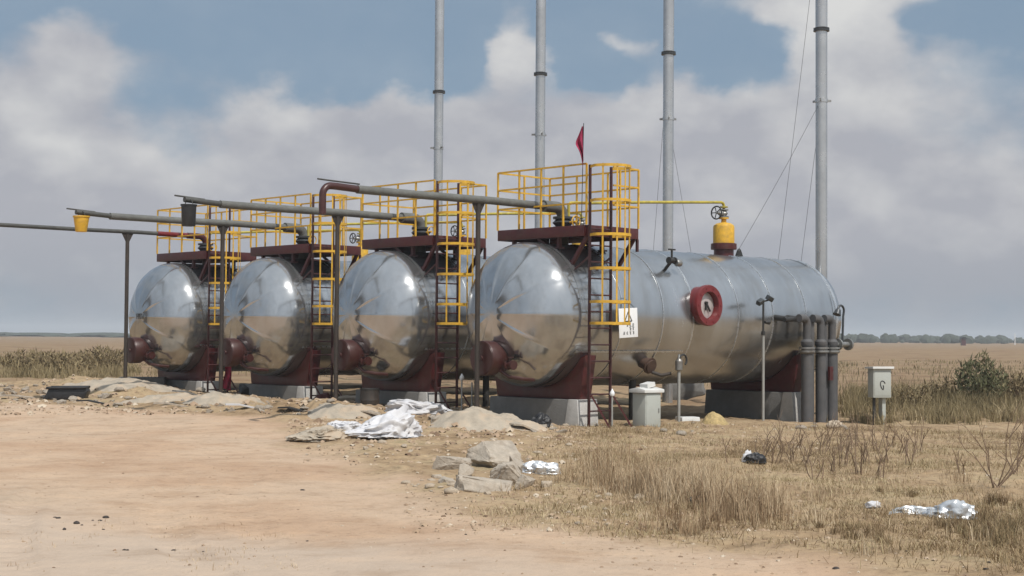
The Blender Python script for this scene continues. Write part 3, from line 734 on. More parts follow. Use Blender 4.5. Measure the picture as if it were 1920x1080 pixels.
MB().bar((.09, .05, -.2), (.09, .05, zc - .31), .17, .08).build('conduit', M_box, t)
sc = [Vector((.07 * math.cos(a) * (1 - .06 * k), -.14, zc - .05 + .11 * math.sin(a * .9) * (1 - .03 * k))) for k, a in enumerate([.5 + .55 * k for k in range(13)])]
MB().tube(sc, .010, 6).build('scrawl', M_ink, t)

# ------------------------------------------------------------------ debris
def crumple(seed, size, sub=4, rough=.5, flat=.25, ridge=2.2):
    bm = bmesh.new(); bmesh.ops.create_icosphere(bm, subdivisions=sub, radius=1)
    off = Vector((seed * 3.7, seed * 1.3, seed * 7.1)); vs = []
    for v in bm.verts:
        n = v.co.normalized()
        k = 1 + rough * (abs(noise.noise(n * ridge + off)) * -1.3 + .4) + rough * .5 * noise.noise(n * ridge * 2.6 + off) + rough * .22 * (abs(noise.noise(n * 7 + off)) * -1.4 + .4)
        q = n * max(.25, k); z = q.z * size[2]
        zl = -flat * size[2]
        if z < zl: z = zl + (z - zl) * .1
        vs.append((q.x * size[0], q.y * size[1], z + flat * size[2]))
    fs = [tuple(x.index for x in f.verts) for f in bm.faces]; bm.free()
    return MB().add(vs, fs)
def cloth(seed, size, sub=5, ramp=0.0, folds=.23, flat=.2):
    bm = bmesh.new(); bmesh.ops.create_icosphere(bm, subdivisions=sub, radius=1)
    off = Vector((seed * 3.7, seed * 1.3, seed * 7.1)); vs = []
    for v in bm.verts:
        n = v.co.normalized()
        w = Vector((noise.noise(n * 1.3 + off), noise.noise(n * 1.3 + off * 2), noise.noise(n * 1.3 - off)))
        q = n + w * .7
        k = 1 + .34 * noise.noise(n * 1.4 + off) + folds * (1 - 2.6 * abs(noise.noise(Vector((q.x * 1.3, q.y * 3.4, q.z * 2.6)) + off))) + folds * .24 * (1 - 2.6 * abs(noise.noise(Vector((q.y * 2.2, q.x * 5.6, q.z * 5)) - off)))
        p = n * max(.3, k); z = p.z * size[2] * (1 - ramp + 2 * ramp * max(0, min(1, (p.x + 1) / 2)))
        zl = -flat * size[2]
        if z < zl: z = zl + (z - zl) * .1
        vs.append((p.x * size[0], p.y * size[1], z + flat * size[2]))
    fs = [tuple(x.index for x in f.verts) for f in bm.faces]; bm.free()
    return MB().add(vs, fs)
def heap(seed, size):
    nr, na = 22, 56; vs = [(0, 0, 0)]; fs = []; off = Vector((seed, seed * .3, 0)); o = []
    for k in range(nr + 1):
        q = k / nr
        for j in range(na):
            a = 2 * PI * j / na; c, d = math.cos(a), math.sin(a)
            rr_ = q * (1 + .22 * noise.noise(Vector((c * 1.3, d * 1.3, seed))))
            x, y = rr_ * c * size[0], rr_ * d * size[1]
            h = size[2] * (1 - q * q) ** 1.15 * (1 + .35 * noise.noise(Vector((x * 2.2, y * 2.2, seed)))) + .030 * noise.noise(Vector((x * 7, y * 7, seed))) * (1 - q * q) + .016 * noise.noise(Vector((x * 18, y * 18, seed))) - .05 * q ** 6
            o.append((x, y, h))
    for k in range(nr):
        for j in range(na):
            j2 = (j + 1) % na; fs.append((k * na + j, (k + 1) * na + j, (k + 1) * na + j2, k * na + j2))
    return MB().add(o, fs)
def hull(seed, size, n=16, rz=0):
    r = random.Random(seed); bm = bmesh.new()
    for k in range(n):
        v = Vector((r.uniform(-1, 1), r.uniform(-1, 1), r.uniform(-1, 1)))
        v = v / max(abs(v.x), abs(v.y), abs(v.z)) * r.uniform(.82, 1)
        bm.verts.new((v.x * size[0], v.y * size[1], v.z * size[2]))
    res = bmesh.ops.convex_hull(bm, input=bm.verts)
    bmesh.ops.delete(bm, geom=[g for g in res['geom_interior'] if isinstance(g, bmesh.types.BMVert)], context='VERTS')
    bmesh.ops.bevel(bm, geom=list(bm.edges), offset=min(size) * .05, segments=1, affect='EDGES')
    bmesh.ops.triangulate(bm, faces=bm.faces); bmesh.ops.subdivide_edges(bm, edges=bm.edges, cuts=3, use_grid_fill=True)
    bm.verts.ensure_lookup_table()
    vs = []
    for v in bm.verts:
        c = v.co; k = 1 + .05 * noise.noise(c * (3 / max(size)) + Vector((seed, 0, 0))) + .10 * noise.noise(c * (8 / max(size)))
        vs.append(tuple(c * k))
    fs = [tuple(x.index for x in f.verts) for f in bm.faces]; bm.free()
    return MB().add(vs, fs)
def mound(px, py, seed, size, m, label, cat='heap', name='sand_heap'):
    p = G(px, py); p.z = H(p.x, p.y); mb = heap(seed, size)
    v = np.array(mb.v); hz_ = hfull(v[:, 0] + p.x, v[:, 1] + p.y) - p.z
    mb.v = [(a, b, c + float(d)) for (a, b, c), d in zip(mb.v, hz_)]
    return solo(mb, name, m, label, cat, p)
def lay(px, py, mb, name, m, label, cat, rz=0, tilt=(0, 0), sink=0.0, group=None, ang=35):
    p = G(px, py); p.z = H(p.x, p.y) - sink
    o = solo(mb, name, m, label, cat, p, rz, group, ang=ang); o.rotation_euler = (tilt[0], tilt[1], rz); return o

# white sacks and sheeting
lay(722, 818, cloth(3, (.52, .28, .26), 5, .6), 'woven_sack', M_sack, 'big crumpled white sack, peaked, lying by the dirt track', 'sack', .5, ang=60)
lay(778, 775, cloth(11, (.55, .32, .20), 5, -.1, .22), 'plastic_sheet', M_sack, 'crumpled white plastic sheet in front of the second tank plinth', 'sheet', -.15, ang=60)
lay(645, 812, cloth(8, (.27, .2, .15), 5), 'woven_sack', M_sack, 'small grey-white sack beside the yellow scrap', 'sack', .2, ang=60)
lay(597, 826, cloth(5, (.42, .25, .15), 5, .4), 'woven_sack', M_sand, 'dusty sand-covered sack at the edge of the dirt track', 'sack', .5, ang=60)
lay(654, 820, crumple(2, (.06, .05, .06), 3, .4), 'plastic_scrap', M_yellowsc, 'bright yellow plastic scrap by the white sacks', 'scrap', 0)
lay(1012, 888, cloth(14, (.22, .13, .11), 4, 0, .25), 'foil_wad', M_foil, 'silvery wad of sheeting beside the broken slabs', 'foil', .1, ang=60)
lay(1715, 966, cloth(21, (.24, .1, .06), 4, 0, .25), 'foil_strip', M_foil, 'torn flat silver foil strip lying in the dry field', 'foil', .1, ang=60)
lay(1783, 970, cloth(24, (.20, .12, .11), 4, .2, .25), 'foil_wad', M_foil, 'shiny crumpled foil wad lying in the dry field', 'foil', -.3, ang=60)
lay(1636, 953, crumple(28, (.07, .05, .05), 3, .6, .2), 'paper_scrap', M_sack, 'tiny white scrap in the dry field', 'scrap', 0, ang=60)
lay(1416, 868, cloth(31, (.13, .10, .10), 4), 'plastic_bag', M_blackp, 'dark plastic bag caught among dead weeds', 'bag', .3, ang=60)
lay(1402, 866, crumple(33, (.07, .06, .11), 3, .6, .2), 'paper_scrap', M_sack, 'pale scrap leaning on the dark plastic bag', 'scrap', .3, ang=60)
lay(1308, 945, crumple(37, (.10, .08, .07), 3, .5, .2), 'dark_clod', M_post, 'dark lump lying in front of the dry grass', 'clod', .3)
lay(1067, 795, crumple(41, (.13, .1, .10), 3, .5, .2), 'paper_scrap', M_sack, 'white scrap at the foot of the sunlit plinth', 'scrap', .1, ang=60)
lay(1015, 800, cloth(43, (.15, .12, .17), 4), 'plastic_bag', M_blackp, 'black bag slumped in front of the shaded plinth', 'bag', .1, ang=60)
# broken concrete slabs
SG = 'broken concrete slabs beside the dirt track'
ch = 'concrete_chunk'
for k, (px, py, sz, rz, tl, sk, lb) in enumerate((
    (930, 872, (.40, .30, .17), .4, (.55, .12), -.08, 'largest broken concrete slab, tilted, in the rubble heap'),
    (952, 906, (.25, .24, .20), -.6, (.3, -.5), -.06, 'pointed concrete slab leaning toward the silvery wad'),
    (905, 920, (.34, .22, .11), .1, (.25, .2), -.03, 'low rough slab lying nearest the dirt track'),
    (848, 880, (.27, .15, .13), -.1, (.15, .12), -.05, 'blocky slab at the other end of the rubble heap'),
    (872, 894, (.12, .12, .12), .7, (.3, .5), -.03, 'small chunk wedged between two rubble slabs'),
    (818, 895, (.07, .07, .06), .2, (0, .2), 0, 'small pale chunk at the outer end of the rubble'),
    (982, 918, (.10, .08, .13), .9, (.1, .3), -.02, 'upright small chunk behind the pointed slab'),
    (888, 866, (.10, .08, .16), .2, (.2, -.3), -.03, 'upright splinter of slab beside the largest one'),
    (838, 905, (.13, .09, .06), 1.1, (.2, .1), 0, 'flat pale flake in front of the blocky slab'),
    (866, 908, (.11, .07, .05), .4, (.1, .2), 0, 'flat flake in front of the wedged chunk'),
    (832, 866, (.12, .09, .05), .2, (.1, .4), 0, 'flat flake just behind the blocky slab'),
    (968, 885, (.16, .12, .12), 1.3, (.3, .3), -.04, 'rough chunk between the largest slab and the silvery wad'))):
    lay(px, py, hull(3 + 4 * k, sz, 20 if sz[0] > .2 else 13), ch, M_slab, lb, 'rubble', rz, tl, sk, SG, ang=22)
mound(960, 800, 51, (.7, .5, .16), M_sand, 'rounded pale rubble mound before the shaded plinth', 'mound', 'rubble_mound')
# heaps, slabs, tub
mound(900, 786, 61, (1.05, .8, .16), M_sand, 'grey sand heap in front of the pipe post by the second tank', 'heap', 'sand_heap')
mound(640, 775, 63, (.8, .6, .13), M_sand, 'low grey sand heap near the short dark drum', 'heap', 'sand_heap')
mound(415, 757, 65, (.95, .7, .21), M_sand, 'rounded grey sand heap below the crimson rag', 'heap', 'sand_heap')
mound(1340, 793, 67, (.30, .25, .20), M_straw, 'small mound of yellowish straw beside the lamp pole', 'heap', 'straw_heap')
mound(305, 752, 69, (1.1, .5, .13), M_sand, 'long low ridge of pale spoil in front of the last tank', 'heap', 'sand_heap')
mound(235, 722, 71, (1.6, 1.2, .14), M_sand, 'broad flat pale spoil around the foot of the slim black post', 'heap', 'sand_heap')
p = pix(268, 708, 38.6); p.z = H(p.x, p.y) - .02
solo(MB().box((0, 0, .07), (1.15, .5, .22)), 'concrete_slab', M_conc, 'flat pale concrete slab lying behind the slim black post', 'slab', p, .1, bevel=.02)
p = G(125, 748); p.z = H(p.x, p.y)
t = thing('rubber_trough', 'black rubber trough lying on pale rubble', 'trough', p, .1)
tm = MB().prism([(-.50, 0), (.42, 0), (.50, .17), (.44, .27), (-.36, .27), (-.42, .12)], (0, -.2, 0), X_, Z_, Y_, .45); tm.build('trough_body', M_blackp, t, bevel=.03)
MB().tube([(-.40, -.23, .255), (.46, -.23, .265), (.46, .27, .265), (-.40, .27, .255)], .03, 8, closed=True).build('rim', M_blackp, t)
p = pix(693, 752, 31.3); p.z = H(p.x, p.y)
t = thing('steel_drum', 'short dark rusty drum against the second plinth', 'drum', p, .2)
MB().lathe((0, 0, -.03), Z_, [(0, .19), (.02, .20), (.13, .20), (.14, .208), (.16, .20), (.30, .20), (.36, .195)], 26).build('drum_body', M_post, t)
MB().lathe((0, 0, .33), Z_, [(0, .205), (.03, .205), (.03, .185), (.012, .18)], 26).build('drum_rim', M_dark, t)
for px, py, Y, lb, m, sz in ((470, 742, 36.2, 'dark scrap box beside the crimson rag', M_dark, (.62, .3, .26)), (480, 722, 37.5, 'pale broken panel lying on the dark scrap box', M_conc, (.42, .25, .12)), (600, 752, 33.6, 'dark red scrap iron under the third tank ladder', M_red, (.5, .3, .2)), (650, 742, 34.6, 'flat scrap plank lying behind the pipe post', M_slab, (.6, .25, .06)), (955, 752, 30.4, 'dark scrap plank between the stakes', M_dark, (.7, .2, .07)), (1284, 770, 39.5, 'broken pale concrete wall seen under the tank belly', M_conc, (1.3, .2, .55))):
    p = pix(px, py, Y); p.z = H(p.x, p.y); solo(hull(int(px), (sz[0] / 2, sz[1] / 2, sz[2] / 2 + .05), 18), 'scrap_piece', m, lb, 'scrap', p + Vector((0, 0, sz[2] / 2)), .3)
# crimson rag on the last ladder
b = W(3, .62, -1.62, .62)
rg = MB(); vs = []; fs = []
for a in range(21):
    q = a / 20
    for c in range(9):
        u = c / 8; vs.append((-.02 + (u - .5) * (.20 + .10 * q) + .05 * math.sin(q * 4), -.05 - .045 * math.sin(u * 10 + q * 3), .55 - q * .85 + .04 * math.sin(u * 6)))
for a in range(20):
    for c in range(8): k = a * 9 + c; fs.append((k, k + 1, k + 10, k + 9))
solo(rg.add(vs, fs), 'rag', M_cloth, 'crimson rag hanging from the foot of the last ladder', 'rag', b, PHI)

# stones along the track and around the tanks
rs = random.Random(12)
def stones(n, boxes, name, group, label, cat, smin, smax, m):
    protos = [crumple(100 + k, (1, .8, .62), 2, .35, .35).build(name, m, ang=50) for k in range(6)]
    used = set()
    for k in range(n):
        x0, y0, x1, y1 = rs.choice(boxes); px, py = rs.uniform(x0, x1), rs.uniform(y0, y1)
        p = G(px, py); j = k % 6
        if j in used: o = protos[j].copy(); COL.objects.link(o)
        else: o = protos[j]; used.add(j)
        q = smin + (smax - smin) * rs.random() ** 2.2
        o.scale = (q, q * rs.uniform(.7, 1.2), q * rs.uniform(.6, 1)); o.location = (p.x, p.y, H(p.x, p.y) - q * .08); o.rotation_euler = (0, 0, rs.uniform(0, 6))
        tag(o, label, cat, group)
stones(60, [(560, 800, 840, 850), (780, 830, 1080, 860), (840, 790, 1060, 830), (1000, 930, 1250, 990), (760, 900, 900, 925)], 'stone', 'stones in the rubbly ground before the tanks', 'pale stone in the rubbly ground between the track and the tanks', 'stone', .02, .085, M_rock)
stones(40, [(0, 700, 90, 752), (190, 730, 400, 765), (430, 750, 640, 775), (1150, 790, 1330, 815), (1480, 795, 1600, 806)], 'stone', 'stones along the foot of the tank yard', 'pale stone lying along the foot of the tank yard', 'stone', .03, .14, M_slab)
stones(22, [(100, 970, 200, 1000), (560, 850, 900, 1040), (200, 1020, 400, 1050), (1500, 1010, 1900, 1070)], 'stone', 'small dark stones on the open dirt', 'small stone lying loose on the open dirt', 'stone', .012, .035, M_post)
def chunks(n, boxes, name, group, label, cat, smin, smax, m):
    protos = [hull(300 + 7 * k, (1, rs.uniform(.5, .9), rs.uniform(.3, .6)), 14).build(name, m, ang=22) for k in range(8)]
    for k in range(n):
        x0, y0, x1, y1 = boxes[k % len(boxes)]; p = G(rs.uniform(x0, x1), rs.uniform(y0, y1))
        if k < 8: o = protos[k]
        else: o = protos[k % 8].copy(); COL.objects.link(o)
        q = smin + (smax - smin) * rs.random() ** 2
        o.scale = (q, q, q); o.location = (p.x, p.y, H(p.x, p.y) + q * .12); o.rotation_euler = (rs.uniform(-.3, .3), rs.uniform(-.3, .3), rs.uniform(0, 6))
        tag(o, label, cat, group)
chunks(120, [(0, 715, 90, 752), (190, 742, 400, 768), (390, 745, 560, 775), (560, 760, 700, 782), (640, 765, 860, 790), (800, 770, 1060, 800), (930, 785, 1080, 812), (0, 735, 200, 758)], 'rubble_chunk', 'broken rubble strewn along the yard edge', 'broken chunk of rubble strewn along the edge of the tank yard', 'rubble', .035, .17, M_slab)
chunks(24, [(780, 850, 1060, 930), (560, 835, 800, 860), (1000, 790, 1240, 815)], 'rubble_chunk', 'small broken rubble round the slab heap', 'small broken chunk lying round the heap of slabs', 'rubble', .03, .09, M_rock)
bg_ = 'scrap boards and sheets along the yard edge'
for k, (px, py, sx, sy, rz, ti, m_) in enumerate(((30, 748, .8, .2, .1, .05, M_slab), (170, 758, .6, .12, -.1, .08, M_dark), (320, 764, .7, .1, .2, .1, M_slab), (455, 768, .7, .18, .25, .12, M_sack), (545, 772, .5, .15, -.2, .1, M_dark), (350, 742, .6, .3, .5, .2, M_conc), (690, 781, .5, .15, -.1, .1, M_slab), (980, 806, .45, .2, .4, .25, M_sand))):
    lay(px, py, MB().prism([(-sx / 2, 0), (-sx * .1, .03), (sx / 2, -.01), (sx / 2, .02), (-sx * .1, .06), (-sx / 2, .03)], (0, -sy / 2, 0), X_, Z_, Y_, sy), 'scrap_board', m_, ('long pale warped board at the very edge of the yard', 'thin dark warped board beside the rubber trough', 'narrow pale warped board in front of the long spoil ridge', 'whitish warped strip in front of the heap under the crimson rag', 'short dark warped board near the third tank ladder', 'grey bent sheet at the foot of the last tank', 'short pale warped board by the white plastic sheet', 'sandy bent sheet beside the black bag')[k], 'scrap', rz, (0, ti), -.03, bg_)
lay(1565, 802, crumple(81, (.16, .12, .10), 3, .35, .3), 'boulder', M_rock, 'rounded pale boulder at the foot of the grey pipe cluster', 'stone', 0)

# ------------------------------------------------------------------ vegetation
def veg_mat(name, cols, trans=.25):
    m = bpy.data.materials.new(name); nt, N, Lk, P = nodes(m)
    a = N.new('ShaderNodeAttribute'); a.attribute_name = 'tint'
    c = N.new('ShaderNodeValToRGB'); e = c.color_ramp.elements
    while len(e) < len(cols): e.new(.5)
    for k, q in enumerate(cols): e[k].position = k / (len(cols) - 1); e[k].color = (*q, 1)
    Lk.new(a.outputs['Fac'], c.inputs[0]); Lk.new(c.outputs[0], P.inputs['Base Color']); P.inputs['Roughness'].default_value = .8
    P.inputs['Specular IOR Level'].default_value = .2
    return m
def tri_mesh(name, V, T, tint, m, parent=None):
    me = bpy.data.meshes.new(name); me.vertices.add(len(V)); me.vertices.foreach_set('co', V.astype(np.float32).ravel())
    me.loops.add(T.size); me.loops.foreach_set('vertex_index', T.astype(np.int32).ravel())
    me.polygons.add(len(T)); me.polygons.foreach_set('loop_start', np.arange(0, T.size, 3, dtype=np.int32)); me.update(calc_edges=True)
    at = me.attributes.new('tint', 'FLOAT', 'POINT'); at.data.foreach_set('value', tint.astype(np.float32))
    me.materials.append(m); o = bpy.data.objects.new(name, me); COL.objects.link(o)
    if parent: o.parent = parent
    return o
def blades(name, P, hgt, wid, lean, tint, m):
    n = len(P); a = RNG.uniform(0, 2 * PI, n); la = RNG.uniform(0, 2 * PI, n)
    sx = np.stack([np.cos(a), np.sin(a), np.zeros(n)], 1) * (wid / 2)[:, None]
    ld = np.stack([np.cos(la), np.sin(la), np.zeros(n)], 1) * (lean * hgt)[:, None]
    up = np.zeros((n, 3)); up[:, 2] = hgt
    mid = P + up * .55 + ld * .35; tip = P + up * (1 - .25 * lean[:, None]) + ld
    V = np.stack([P - sx, P + sx, mid - sx * .75, mid + sx * .75, tip], 1).reshape(-1, 3)
    b = np.arange(n)[:, None] * 5
    T = np.concatenate([b + np.array([[0, 1, 3]]), b + np.array([[0, 3, 2]]), b + np.array([[2, 3, 4]])], 1).reshape(-1, 3)
    return tri_mesh(name, V, T, np.repeat(tint, 5), m)
M_dry = veg_mat('dry_grass', [(.20, .13, .075), (.36, .26, .16), (.50, .39, .26), (.58, .48, .34)])
M_stub = veg_mat('field_stubble', [(.15, .10, .055), (.27, .195, .11), (.31, .25, .14), (.50, .40, .26)])
M_wild = veg_mat('wild_grass', [(.13, .105, .055), (.20, .16, .085), (.27, .215, .12), (.39, .31, .19)])
def tufts(centres, name, m, label, per, hr, spread, wid, tr):
    Ps, hs, ts = [], [], []
    for (x, y, sc, tb_) in centres:
        k = int(per * RNG.uniform(.6, 1.3)); r = spread * sc * np.sqrt(RNG.random(k)); a = RNG.uniform(0, 2 * PI, k)
        xx = x + r * np.cos(a); yy = y + r * np.sin(a)
        Ps.append(np.stack([xx, yy, hfull(xx, yy) - .01], 1)); hs.append(RNG.uniform(hr[0], hr[1], k) * sc * (1 - .4 * (r / (spread * sc + 1e-6)) ** 2)); ts.append(np.clip(tb_ + RNG.normal(0, tr, k), 0, 1))
    P = np.concatenate(Ps); h = np.concatenate(hs); tt = np.concatenate(ts); n = len(P)
    o = blades(name, P, h, wid * RNG.uniform(.6, 1.4, n), np.abs(RNG.normal(.32, .22, n)), tt, m)
    return tag(o, label, 'grass', None, 'stuff')
# the tall tan grass in front of the cabinet
cs = []
for px, py, n, sc, tb_ in ((1115, 905, 6, .9, .45), (1150, 912, 9, 1.05, .4), (1200, 920, 10, 1.0, .45), (1240, 925, 9, .95, .35), (1270, 935, 11, .95, .6), (1310, 935, 7, .7, .6), (1290, 900, 8, .75, .6), (1345, 965, 8, .75, .35), (1375, 970, 12, .85, .3), (1410, 965, 6, .7, .4), (1450, 945, 5, .5, .5), (1230, 960, 5, .4, .5), (1280, 992, 4, .5, .12), (1300, 985, 4, .6, .15), (1120, 880, 5, 1.0, .25), (1390, 955, 6, .95, .15)):
    c = G(px, py)
    for k in range(n): cs.append((c.x + RNG.normal(0, .22), c.y + RNG.normal(0, .42), sc * RNG.uniform(.7, 1.1), tb_ + RNG.normal(0, .1)))
tufts(cs, 'tall_dry_grass', M_dry, 'tall tan dry grass standing between the track and the cabinet', 46, (.16, .72), .22, .0055, .22)
# stubble over the field in front of the tanks
def scatter(n, x0, x1, y0, y1, keep):
    x = RNG.uniform(x0, x1, n); y = np.exp(RNG.uniform(math.log(y0), math.log(y1), n)); k = RNG.random(n) < keep(x, y); return x[k], y[k]
def kfield(x, y):
    m = field_mask(x, y); rub = np.clip((x - (-.2 + (y - 18) * .10)) / 1.2, 0, 1)
    pat = np.clip(fbm(x * .7, y * .7, 4, 31) * 3.0 + .55, .08, 1)
    return m * rub * pat
x, y = scatter(260000, -1, 13, 10.8, 29, kfield); n = len(x)
tt = np.clip(.5 + fbm(x * .5, y * .5, 3, 9) * 1.2 + RNG.normal(0, .2, n), 0, 1)
hh = RNG.uniform(.02, .085, n) * (1 + 1.6 * np.clip(fbm(x * 1.1, y * 1.1, 3, 77) * 3, 0, 1))
tag(blades('field_stubble', np.stack([x, y, hfull(x, y) - .005], 1), hh, RNG.uniform(.003, .008, n), np.abs(RNG.normal(.9, .5, n)), tt, M_stub), 'short dry stubble and litter covering the field', 'grass', None, 'stuff')
# low corner grass at the edge of the frame and reddish tufts
cs = []
for k in range(150):
    px = RNG.uniform(1080, 1925); py = RNG.uniform(830, 1000) + (px > 1500) * RNG.uniform(0, 50); c = G(px, min(py, 1050))
    if field_mask(np.array([c.x]), np.array([c.y]))[0] > .8: cs.append((c.x, c.y, RNG.uniform(.3, .9), RNG.uniform(.3, .8)))
tufts(cs, 'straw_tufts', M_dry, 'straw coloured tufts of dry grass over the field', 26, (.10, .34), .18, .0055, .2)
cs = []
for k in range(26):
    c = G(RNG.uniform(-10, 560), RNG.uniform(965, 1075)); cs.append((c.x, c.y, RNG.uniform(.12, .3), RNG.uniform(.3, .8)))
tufts(cs, 'straw_litter', M_dry, 'sparse straw litter lying on the track', 22, (.10, .30), .9, .005, .2)
cs = []
for px, py, n, sc, tb_ in ((1880, 1000, 16, .8, .35), (1840, 985, 8, .7, .3), (1905, 960, 8, .8, .4), (1610, 1000, 4, .55, .3), (1540, 985, 3, .4, .3), (1700, 930, 3, .35, .2)):
    c = G(px, py)
    for k in range(n): cs.append((c.x + RNG.normal(0, .2), c.y + RNG.normal(0, .3), sc * RNG.uniform(.6, 1.1), tb_ + RNG.normal(0, .1)))
tufts(cs, 'field_grass', M_stub, 'olive grass tufts in the corner of the dry field', 90, (.15, .34), .17, .006, .2)
# wild grass behind the yard
def kwild(x, y):
    u = x / y
    a = np.clip(fbm(x * .28, y * .28, 4, 51) * 4 + .45, .05, 1)
    rt = ((u > .205) & (y > 32.4)).astype(float); lf = ((u < -.20) & (y > 42)).astype(float)
    ml = ((np.abs(u) < .25) & (y > 47)).astype(float) * .5
    return np.clip(rt + lf + ml, 0, 1) * a
x, y = scatter(75000, -40, 40, 32.4, 95, kwild); n = len(x)
big = np.clip(fbm(x * .2, y * .2, 3, 63) * 4 + .4, 0, 1)
nearr = ((x / y > .2) & (y < 37)).astype(float)
hh = RNG.uniform(.10, .34, n) * (.6 + 1.0 * big) * (1 + .5 * nearr) * np.where(y > 60, .6, 1)
tt = np.clip(.35 + .45 * nearr * vnoise(x * .8, y * .8, 4) + fbm(x * .3, y * .3, 3, 71) * 1.2 + RNG.normal(0, .18, n), 0, 1)
tag(blades('wild_grass', np.stack([x, y, hfull(x, y) - .01], 1), hh, RNG.uniform(.012, .030, n) * np.clip(y / 45, .7, 2), np.abs(RNG.normal(.3, .2, n)), tt, M_wild), 'rough brown grass covering the ground behind the tank yard', 'grass', None, 'stuff')
cs = []
for k in range(110):
    px = RNG.uniform(-20, 250); c = pix(px, 700, RNG.uniform(43, 66)); cs.append((c.x, c.y, RNG.uniform(.4, 1.3), RNG.uniform(.25, .8)))
tufts(cs, 'brown_scrub_grass', M_wild, 'tall brown grass in the field beyond the slim black post', 60, (.25, .62), .35, .02, .12)
cs = []
for k in range(150):
    px = RNG.uniform(1575, 1930); c = pix(px, 700, RNG.uniform(34, 44)); cs.append((c.x, c.y, RNG.uniform(.5, 1.4), RNG.uniform(.0, .6)))
tufts(cs, 'brown_scrub_grass', M_wild, 'tall brown scrub grass in the field around the dark green shrub', 60, (.25, .62), .30, .015, .14)
cs = []
for k in range(46):
    px = RNG.uniform(1600, 1925); c = pix(px, 790, RNG.uniform(32.2, 34.2)); cs.append((c.x, c.y, RNG.uniform(.5, 1.15) * (.75 if px < 1700 else 1), RNG.uniform(.45, .95)))
tufts(cs, 'pale_tall_grass', M_wild, 'pale tall grass standing behind the junction box', 70, (.28, .62), .22, .013, .12)

def leafy(name, loc, size, nleaf, leaf, cols, label, seed, stems=9):
    r = np.random.default_rng(seed)
    t = thing(name, label, 'shrub', loc, 0)
    n = nleaf; d = r.normal(size=(n, 3)); d /= np.linalg.norm(d, axis=1)[:, None]; rad = r.random(n) ** .45
    P = d * rad[:, None]; P[:, 2] = P[:, 2] * .5 + .5
    cl = np.array([noise.noise(Vector(p) * 2.6 + Vector((seed, 0, 0))) for p in P]); keep = cl > -.22; P = P[keep]; cl = cl[keep]; n = len(P)
    P = P * np.array(size) * (1 + .25 * cl[:, None]); P[:, 2] = np.maximum(P[:, 2], .02)
    u = r.normal(size=(n, 3)); u /= np.linalg.norm(u, axis=1)[:, None]; u[:, 2] = np.abs(u[:, 2]) + .5; v = np.cross(u, r.normal(size=(n, 3))); v /= np.linalg.norm(v, axis=1)[:, None]
    L = leaf * r.uniform(.6, 1.4, n)[:, None]
    V = np.stack([P - v * L * .22, P + v * L * .22, P + u * L], 1).reshape(-1, 3); T = np.arange(3 * n).reshape(-1, 3)
    m = MATS.get(name + 'm') or veg_mat(name + '_leaves', cols); MATS[name + 'm'] = m
    tri_mesh('foliage', V, T, np.repeat(np.clip(.5 + cl * .6 + r.normal(0, .2, n), 0, 1), 3), m, t)
    sm = MB(); rr2 = random.Random(seed)
    for k in range(stems):
        a = rr2.uniform(0, 6.28); q = rr2.uniform(.2, .75)
        sm.tube([(0, 0, -.05), (size[0] * .3 * q * math.cos(a), size[1] * .3 * q * math.sin(a), size[2] * .4), (size[0] * q * math.cos(a), size[1] * q * math.sin(a), size[2] * rr2.uniform(.7, .95))], [.018, .012, .005], 6)
    sm.build('stems', M_twig, t)
GC = [(.055, .06, .03), (.085, .09, .045), (.12, .12, .062), (.18, .155, .085)]
BC = [(.11, .08, .045), (.165, .125, .068), (.21, .165, .09), (.27, .21, .12)]
def at(px, Y): q = pix(px, 600, Y); return Vector((q.x, q.y, H(q.x, q.y)))
leafy('green_shrub', at(1838, 38.0), (.66, .6, 1.2), 2000, .10, GC, 'dense dark green shrub growing in the field behind the junction box', 5)
leafy('brown_shrub', at(1905, 40.5), (.7, .6, .75), 1300, .10, BC, 'brown shrub growing just past the dark green shrub', 6)
leafy('brown_shrub', at(1710, 36.5), (.55, .5, .55), 800, .08, BC, 'low brownish shrub between the junction box and the green shrub', 7)
leafy('brown_shrub', at(1768, 39), (.6, .5, .65), 900, .09, BC, 'olive brown shrub on the near flank of the green shrub', 8)
leafy('brown_shrub', at(60, 52), (1.2, .9, .75), 1300, .12, BC, 'dark brown scrub clump near the field edge, before the far hedge', 9)
leafy('brown_shrub', at(120, 50), (1.1, .8, .70), 1200, .12, BC, 'dark brown scrub clump with greenish top in the far grass', 10)
leafy('brown_shrub', at(190, 53), (.9, .8, .85), 1100, .12, BC, 'dark brown scrub clump just beyond the slim black post', 11)

